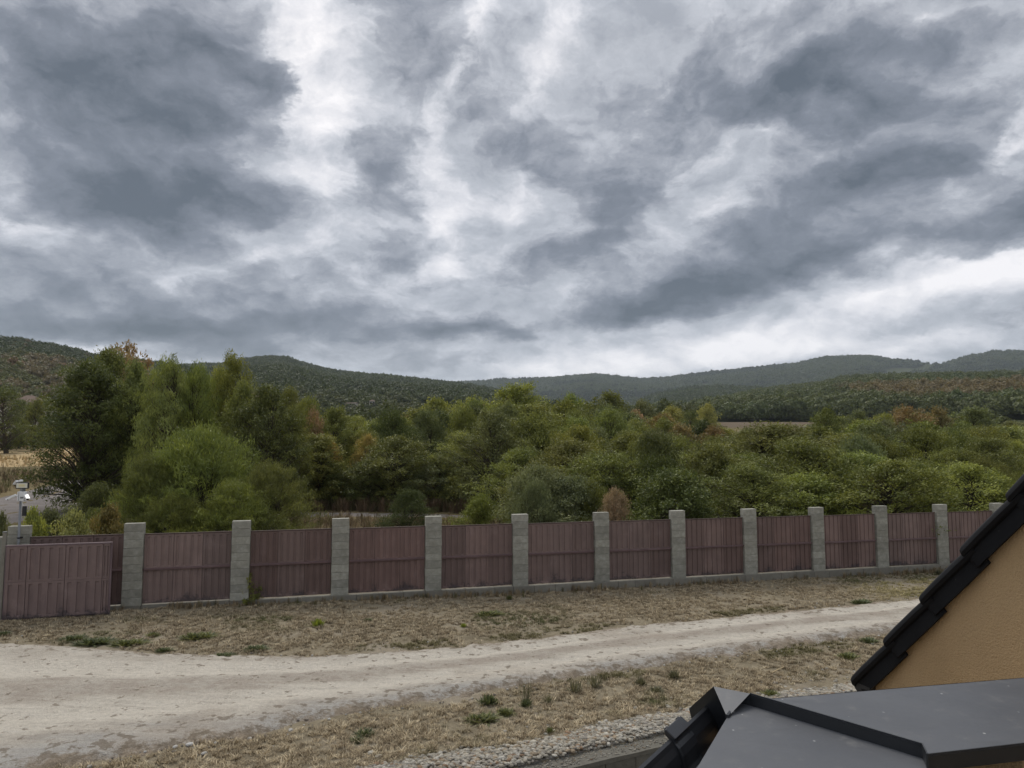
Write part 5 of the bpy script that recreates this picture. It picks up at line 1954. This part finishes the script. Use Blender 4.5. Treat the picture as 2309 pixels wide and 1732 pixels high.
# ================================================================== pebbles and loose stones
STONE = []
for k in range(5):
    bm = bmesh.new()
    bmesh.ops.create_icosphere(bm, subdivisions=2, radius=1)
    for v in bm.verts:
        d = v.co.normalized()
        v.co = d * (1 + 0.16 * mnoise.noise(d * 1.3 + Vector((k * 5.1, 2, 3))))
        v.co.x *= 1.0 + 0.25 * (k % 3)
        v.co.z *= 0.62
    for f in bm.faces:
        f.smooth = True
    me = bpy.data.meshes.new('stone')
    bm.to_mesh(me)
    bm.free()
    me.materials.append(M['pebble'])
    STONE.append(bpy.data.objects.new('stone_%s' % 'abcde'[k], me))

n = 24000
u, v = R_.uniform(-4.5, 8.5, n), np.where(R_.random(n) < 0.10, R_.uniform(-0.26, 0, n), R_.uniform(0.0, 1.15, n))
x = KERB_A.x + _kd.x * u + KERB_N.x * (v - 0.02)
y = KERB_A.y + _kd.y * u + KERB_N.y * (v - 0.02)
lim = 0.60 + 0.22 * vnoise(x, y, 0.9, 94, 3) - 0.12 * np.clip((u - 4), 0, 2)
keep = (R_.random(n) < np.clip((lim + 0.10 - v) / 0.22, 0.012, 1))
x, y, v = x[keep], y[keep], v[keep]
n = len(x)
layer = R_.random(n) * np.clip((lim[keep] - v) * 2.5, 0, 1)
s = R_.uniform(0.016, 0.033, n) * np.where(v < 0, 0.38, 1.0) * np.where(R_.random(n) < .1, 1.35, 1)
pc = np.array([[0.52, 0.49, 0.43], [0.44, 0.42, 0.38], [0.58, 0.57, 0.54], [0.40, 0.33, 0.25], [0.33, 0.31, 0.29], [0.62, 0.60, 0.55], [0.36, 0.25, 0.17]])[R_.choice(7, n, p=[.26, .2, .18, .12, .1, .1, .04])]
scatter('pebbles', np.stack([x, y, np.where(v < 0, kz + 0.006, gz(x, y) + 0.004 + layer * 0.05)], -1), R_.random(n) * 6.28, np.stack([s, s, s * R_.uniform(.8, 1.3, n)], -1), R_.integers(0, 5, n), pc * np.array([1.0, 0.955, 0.87]) * R_.uniform(.7, 1.15, (n, 1)), STONE,
        'strip of pale rounded river pebbles along the retaining wall', 'pebbles')

n = 26000
x, y = R_.uniform(-15, 17, n), R_.uniform(7.5, 22, n)
gp = road_gap(x, y)
keep = (np.abs(x / y) < 0.8) & (gp < 0.5 * R_.random(n)) & ((y - 0.27 * x < 14.5) | (R_.random(n) < 0.6))
x, y = x[keep], y[keep]
n = len(x)
s = np.clip(R_.exponential(0.0065, n) + 0.006, 0, 0.034) * np.where((x < -3) & (y < 13), 1.3, 0.8)
pc = np.array([[0.56, 0.53, 0.48], [0.42, 0.39, 0.35], [0.66, 0.64, 0.60], [0.30, 0.25, 0.20], [0.24, 0.21, 0.185]])[R_.choice(5, n, p=[.25, .2, .17, .2, .18])]  # the darker stones stand in for small shadows among the pale ones
scatter('loose_gravel', np.stack([x, y, gz(x, y) + 0.010 + s * 0.2], -1), R_.random(n) * 6.28, s, R_.integers(0, 5, n), pc, STONE,
        'loose pale stones scattered over the driveway', 'gravel')

# ================================================================== weeds one can count
def weed_mesh(seed, n, h, w, spread, leafy=0.0):
    r = np.random.default_rng(seed)
    V, F, T = [], [], []
    for k in range(n):
        a = r.uniform(0, 6.28)
        el = r.uniform(0.25, 1.35)
        L = h * r.uniform(0.6, 1.2)
        d = np.array([math.cos(a) * math.cos(el) * spread, math.sin(a) * math.cos(el) * spread, math.sin(el)])
        s = np.array([-math.sin(a), math.cos(a), 0]) * w * r.uniform(.7, 1.3)
        p = np.array([r.normal(0, .25 * h * spread), r.normal(0, .25 * h * spread), 0])
        m_ = p + d * L * .55
        t_ = p + d * L + np.array([0, 0, -0.15 * L * math.cos(el)])
        i = len(V)
        V += [p, m_ + s, t_, m_ - s]
        F.append((i, i + 1, i + 2, i + 3))
        T.append(r.random())
    return np_mesh('weed', V, F, M['leaf'], False, {'leafv': T})


WEEDS = {'leafy': weed_mesh(1, 220, 0.20, 0.010, 0.8), 'spiky': weed_mesh(2, 90, 0.26, 0.008, 0.8), 'flat': weed_mesh(3, 300, 0.085, 0.008, 1.9), 'stalky': weed_mesh(4, 60, 0.50, 0.004, 0.35), 'speck': weed_mesh(5, 60, 0.045, 0.006, 2.2)}


def weed(kind, sx, sy, s, col, label, stretch=1.0, group=None):
    p = on_ground(sx, sy)
    o = obj('weed', WEEDS[kind])
    o.location = p + Vector((0, 0, -0.005))
    o.rotation_euler = (0, 0, rt.uniform(0, 6.28) if stretch == 1 else FTH)
    s *= 0.8
    o.scale = (s * stretch, s, s)
    o.color = (*col, 1)
    return tag(o, label, 'weed', group)


DG, MG, BG, GG = (0.115, 0.132, 0.062), (0.145, 0.155, 0.060), (0.24, 0.28, 0.05), (0.165, 0.155, 0.095)
weed('leafy', 717, 1412, 1.15, BG, 'bright yellow green tuft alone in the dry grass before the third post')
weed('leafy', 1045, 1414, 0.6, BG, 'small bright green tuft right of the large bright tuft')
weed('flat', 1103, 1388, 1.9, MG, 'green grassy patch in the verge below the fifth fence post', 1.6)
weed('flat', 830, 1400, 1.0, DG, 'small dark weed between the two bright tufts')
weed('flat', 575, 1466, 1.5, DG, 'dark green weed at the driveway edge left of the mossy strip', 1.4)
weed('flat', 503, 1482, 1.4, DG, 'dark weed on the driveway edge below the second post', 1.4)
weed('flat', 165, 1443, 1.6, DG, 'dark weed at the driveway edge below the gate leaf', 1.5)
weed('flat', 212, 1452, 2.0, DG, 'widest dark weed patch at the driveway edge below the gate leaf', 1.8)
weed('flat', 290, 1454, 1.8, MG, 'green weed patch below the first fence post', 1.8)
weed('flat', 345, 1434, 1.2, MG, 'fresh green weed in the verge right of the gate leaf')
weed('flat', 445, 1440, 2.1, MG, 'broad green weed patch in the verge below the second fence panel', 1.6)
weed('flat', 370, 1468, 1.1, DG, 'dark weed on the driveway border under the second fence panel', 1.3)
weed('flat', 5, 1433, 1.4, DG, 'dark weed at the very left edge below the gate leaf')
weed('spiky', 1297, 1562, 1.15, GG, 'grey spiky plant left of its twin on the near verge')
weed('spiky', 1341, 1550, 1.2, GG, 'grey spiky plant right of its twin on the near verge')
weed('stalky', 1186, 1588, 1.1, (0.13, 0.125, 0.075), 'tall pale stalky weed on the near verge')
weed('leafy', 1186, 1594, 0.85, DG, 'green leafy tuft at the foot of the tall stalky weed')
weed('spiky', 1236, 1586, 0.85, GG, 'low grey plant between the stalky weed and the spiky plants')
weed('leafy', 1102, 1588, 1.0, DG, 'dark green tuft left of the tall stalky weed', 1.5)
weed('flat', 1140, 1610, 1.3, MG, 'flat green weed below the tall stalky weed')
weed('flat', 1085, 1625, 1.6, MG, 'flat green weed patch on the near verge above the pebbles', 1.5)
weed('flat', 823, 1658, 1.3, DG, 'dark green weed in the near verge at the bottom of the picture')
weed('flat', 806, 1672, 1.0, DG, 'lower small dark weed beside the dark green weed at the bottom')
weed('leafy', 1240, 1652, 0.55, MG, 'small green weed at the upper edge of the pebbles')
weed('flat', 1480, 1560, 1.3, GG, 'dull weed on the near verge left of the boxed metal end')
weed('leafy', 1445, 1545, 0.9, GG, 'greyish tuft on the near verge by the driveway')
weed('leafy', 1520, 1530, 1.0, GG, 'brownish green tuft on the driveway border above the boxed metal end')
weed('flat', 1740, 1568, 1.3, MG, 'green weed just above the metal capping')
weed('flat', 1958, 1448, 1.6, DG, 'dark green weed nearest the roof tiles on the near verge', 1.2)
weed('flat', 1912, 1484, 1.7, MG, 'green weed below the one nearest the roof tiles', 1.2)
weed('flat', 1942, 1361, 1.8, DG, 'dark weed at the far edge of the driveway near the roof tiles', 1.5)
weed('leafy', 2117, 1296, 1.2, GG, 'grey green weed at the foot of the eleventh post')
weed('stalky', 2002, 1288, 0.9, GG, 'thin dry weed growing at the tenth post')
weed('leafy', 1148, 1352, 0.8, MG, 'small leafy weed rooted at the plinth by the fifth post')
for sx, sy, s in ((315, 1521, 1.6), (240, 1506, 1.5), (172, 1502, 1.0), (388, 1519, 1.2), (430, 1515, 1.2), (558, 1534, 2.6), (300, 1527, 1.0), (8, 1567, 1.2), (315, 1642, 1.1), (432, 1527, 1.0), (368, 1537, 1.0), (225, 1600, 1.0), (115, 1622, 1.1), (245, 1517, 0.8)):
    weed('speck', sx, sy, s, (0.10, 0.092, 0.06), 'small dark weed flattened on the driveway among others like it', 2.2, 'flattened weeds on the driveway')
# vine bush growing out at the foot of the second post
pv = on_ground(568, 1357)
ev = plant('bramble', 575, pv.y - 0.15, h=0.72, w=0.62, col='green', label='dark vine bush growing at the foot of the second post', x=pv.x)

mb = MB()
pa_, pb_ = on_ground(1740, 1521), on_ground(1768, 1511)
mb.tube([pa_ + Vector((0, 0, .03)), pb_ + Vector((0, 0, .06))], [0.013, 0.007], 6)
mb.tube([on_ground(1738, 1519) + Vector((0, 0, .02)), on_ground(1762, 1519) + Vector((0, 0, .03))], [0.009, 0.005], 5)
tag(mb.build('dry_stick', M['dry_wood']), 'pale broken stick lying in the dry grass', 'stick')

# ================================================================== buildings and the wall in the distance
wy = 126.5
wx0, wx1 = -98.0, -50.0
wall = empty('boundary_wall', (wx0, wy, float(gz(wx0, wy)) - 0.1), 0, label='long weathered concrete wall behind the stubble field', cat='wall')
k = 0
while k * 2.5 < wx1 - wx0:
    mb = MB()
    dz_ = random.uniform(-.05, .05)
    mb.box(k * 2.5 + .03, k * 2.5 + 2.32, 0, 0.1, 0, 1.95 + dz_)
    p = mb.build('panel', M['far_concrete'], wall)
    mb = MB()
    mb.box(k * 2.5 + 2.34, k * 2.5 + 2.51, -0.05, 0.15, 0, 2.05 + dz_)
    mb.build('post', M['far_concrete'], wall)
    k += 1


def farhouse(name, sx, y, w, d, wall_h, roof_h, rz, label, wall_m='pale_render', roof_m='clay_roof', hip=True, nwin=2, base_sy=None, cat='house'):
    x = at_depth(sx, y)
    zb = z_at(base_sy, y) if base_sy else float(gz(x, y))
    e = empty(name, (x, y, zb), rz, label=label, cat=cat)
    mb = MB()
    mb.box(-w / 2, w / 2, -d / 2, d / 2, -1.5, wall_h)
    mb.build('wall', M[wall_m], e)
    mb = MB()
    o = 0.35
    if hip:
        r_ = max(w - d, 0.4) / 2
        b = [(-w / 2 - o, -d / 2 - o, wall_h + .01), (w / 2 + o, -d / 2 - o, wall_h + .01), (w / 2 + o, d / 2 + o, wall_h + .01), (-w / 2 - o, d / 2 + o, wall_h + .01), (-r_, 0, wall_h + roof_h), (r_, 0, wall_h + roof_h)]
        mb.add(b, [(0, 1, 5, 4), (1, 2, 5), (2, 3, 4, 5), (3, 0, 4), (3, 2, 1, 0)])
    else:
        b = [(-w / 2 - o, -d / 2 - o, wall_h), (w / 2 + o, -d / 2 - o, wall_h), (w / 2 + o, d / 2 + o, wall_h), (-w / 2 - o, d / 2 + o, wall_h), (-w / 2 - o, 0, wall_h + roof_h), (w / 2 + o, 0, wall_h + roof_h)]
        mb.add(b, [(0, 1, 5, 4), (2, 3, 4, 5), (1, 2, 5), (3, 0, 4), (3, 2, 1, 0)])
    mb.build('roof', M[roof_m], e)
    for q in range(nwin):
        mb = MB()
        xc = -w / 2 + w * (q + .5) / nwin
        mb.box(xc - .5, xc + .5, -d / 2 - .04, -d / 2 + .05, wall_h * .38, wall_h * .78)
        mb.build('window', M['dark_opening'], e)
    return e


farhouse('farmhouse', 62, 150, 9, 8, 4.2, 2.4, 0.3, 'pale farmhouse with a hipped clay roof between dark trees', base_sy=962)
farhouse('outbuilding', 148, 138, 5, 4, 2.2, 0.8, 0.1, 'small pale outbuilding glimpsed behind the large dark tree', base_sy=978, nwin=1, cat='shed')
farhouse('long_shed', 792, 440, 7, 4, 2.0, 0.5, -0.2, 'long low white shed among pale scrub below the round hill', hip=False, base_sy=917, nwin=3, cat='shed')
farhouse('cottage', 838, 450, 3.5, 3.5, 2.6, 1.0, 0.2, 'small cottage right of the long white shed', base_sy=914)
farhouse('barn', 1943, 520, 10, 8, 2.0, 3.5, 0.1, 'barn with a dull red roof among the rust coloured trees', hip=False, base_sy=925, nwin=2, cat='barn')
farhouse('cottage', 1786, 430, 5, 5, 2.6, 1.2, 0.4, 'tiny white cottage at the foot of the right hand slope', base_sy=927, nwin=1)

# ================================================================== haze
mb = MB()
mb.box(-5700, 5700, -5700, 5700, -12.0, 430.0)
hz, g, out = new_mat('haze')
vp = g.n('ShaderNodeVolumePrincipled')
vp.inputs['Color'].default_value = (0.80, 0.90, 1.0, 1)
vp.inputs['Density'].default_value = HAZE
vp.inputs['Anisotropy'].default_value = 0.2
g.t.links.new(vp.outputs[0], out.inputs['Volume'])
tag(mb.build('haze', hz), 'thin bluish haze over the distant hills', 'haze', kind='stuff')
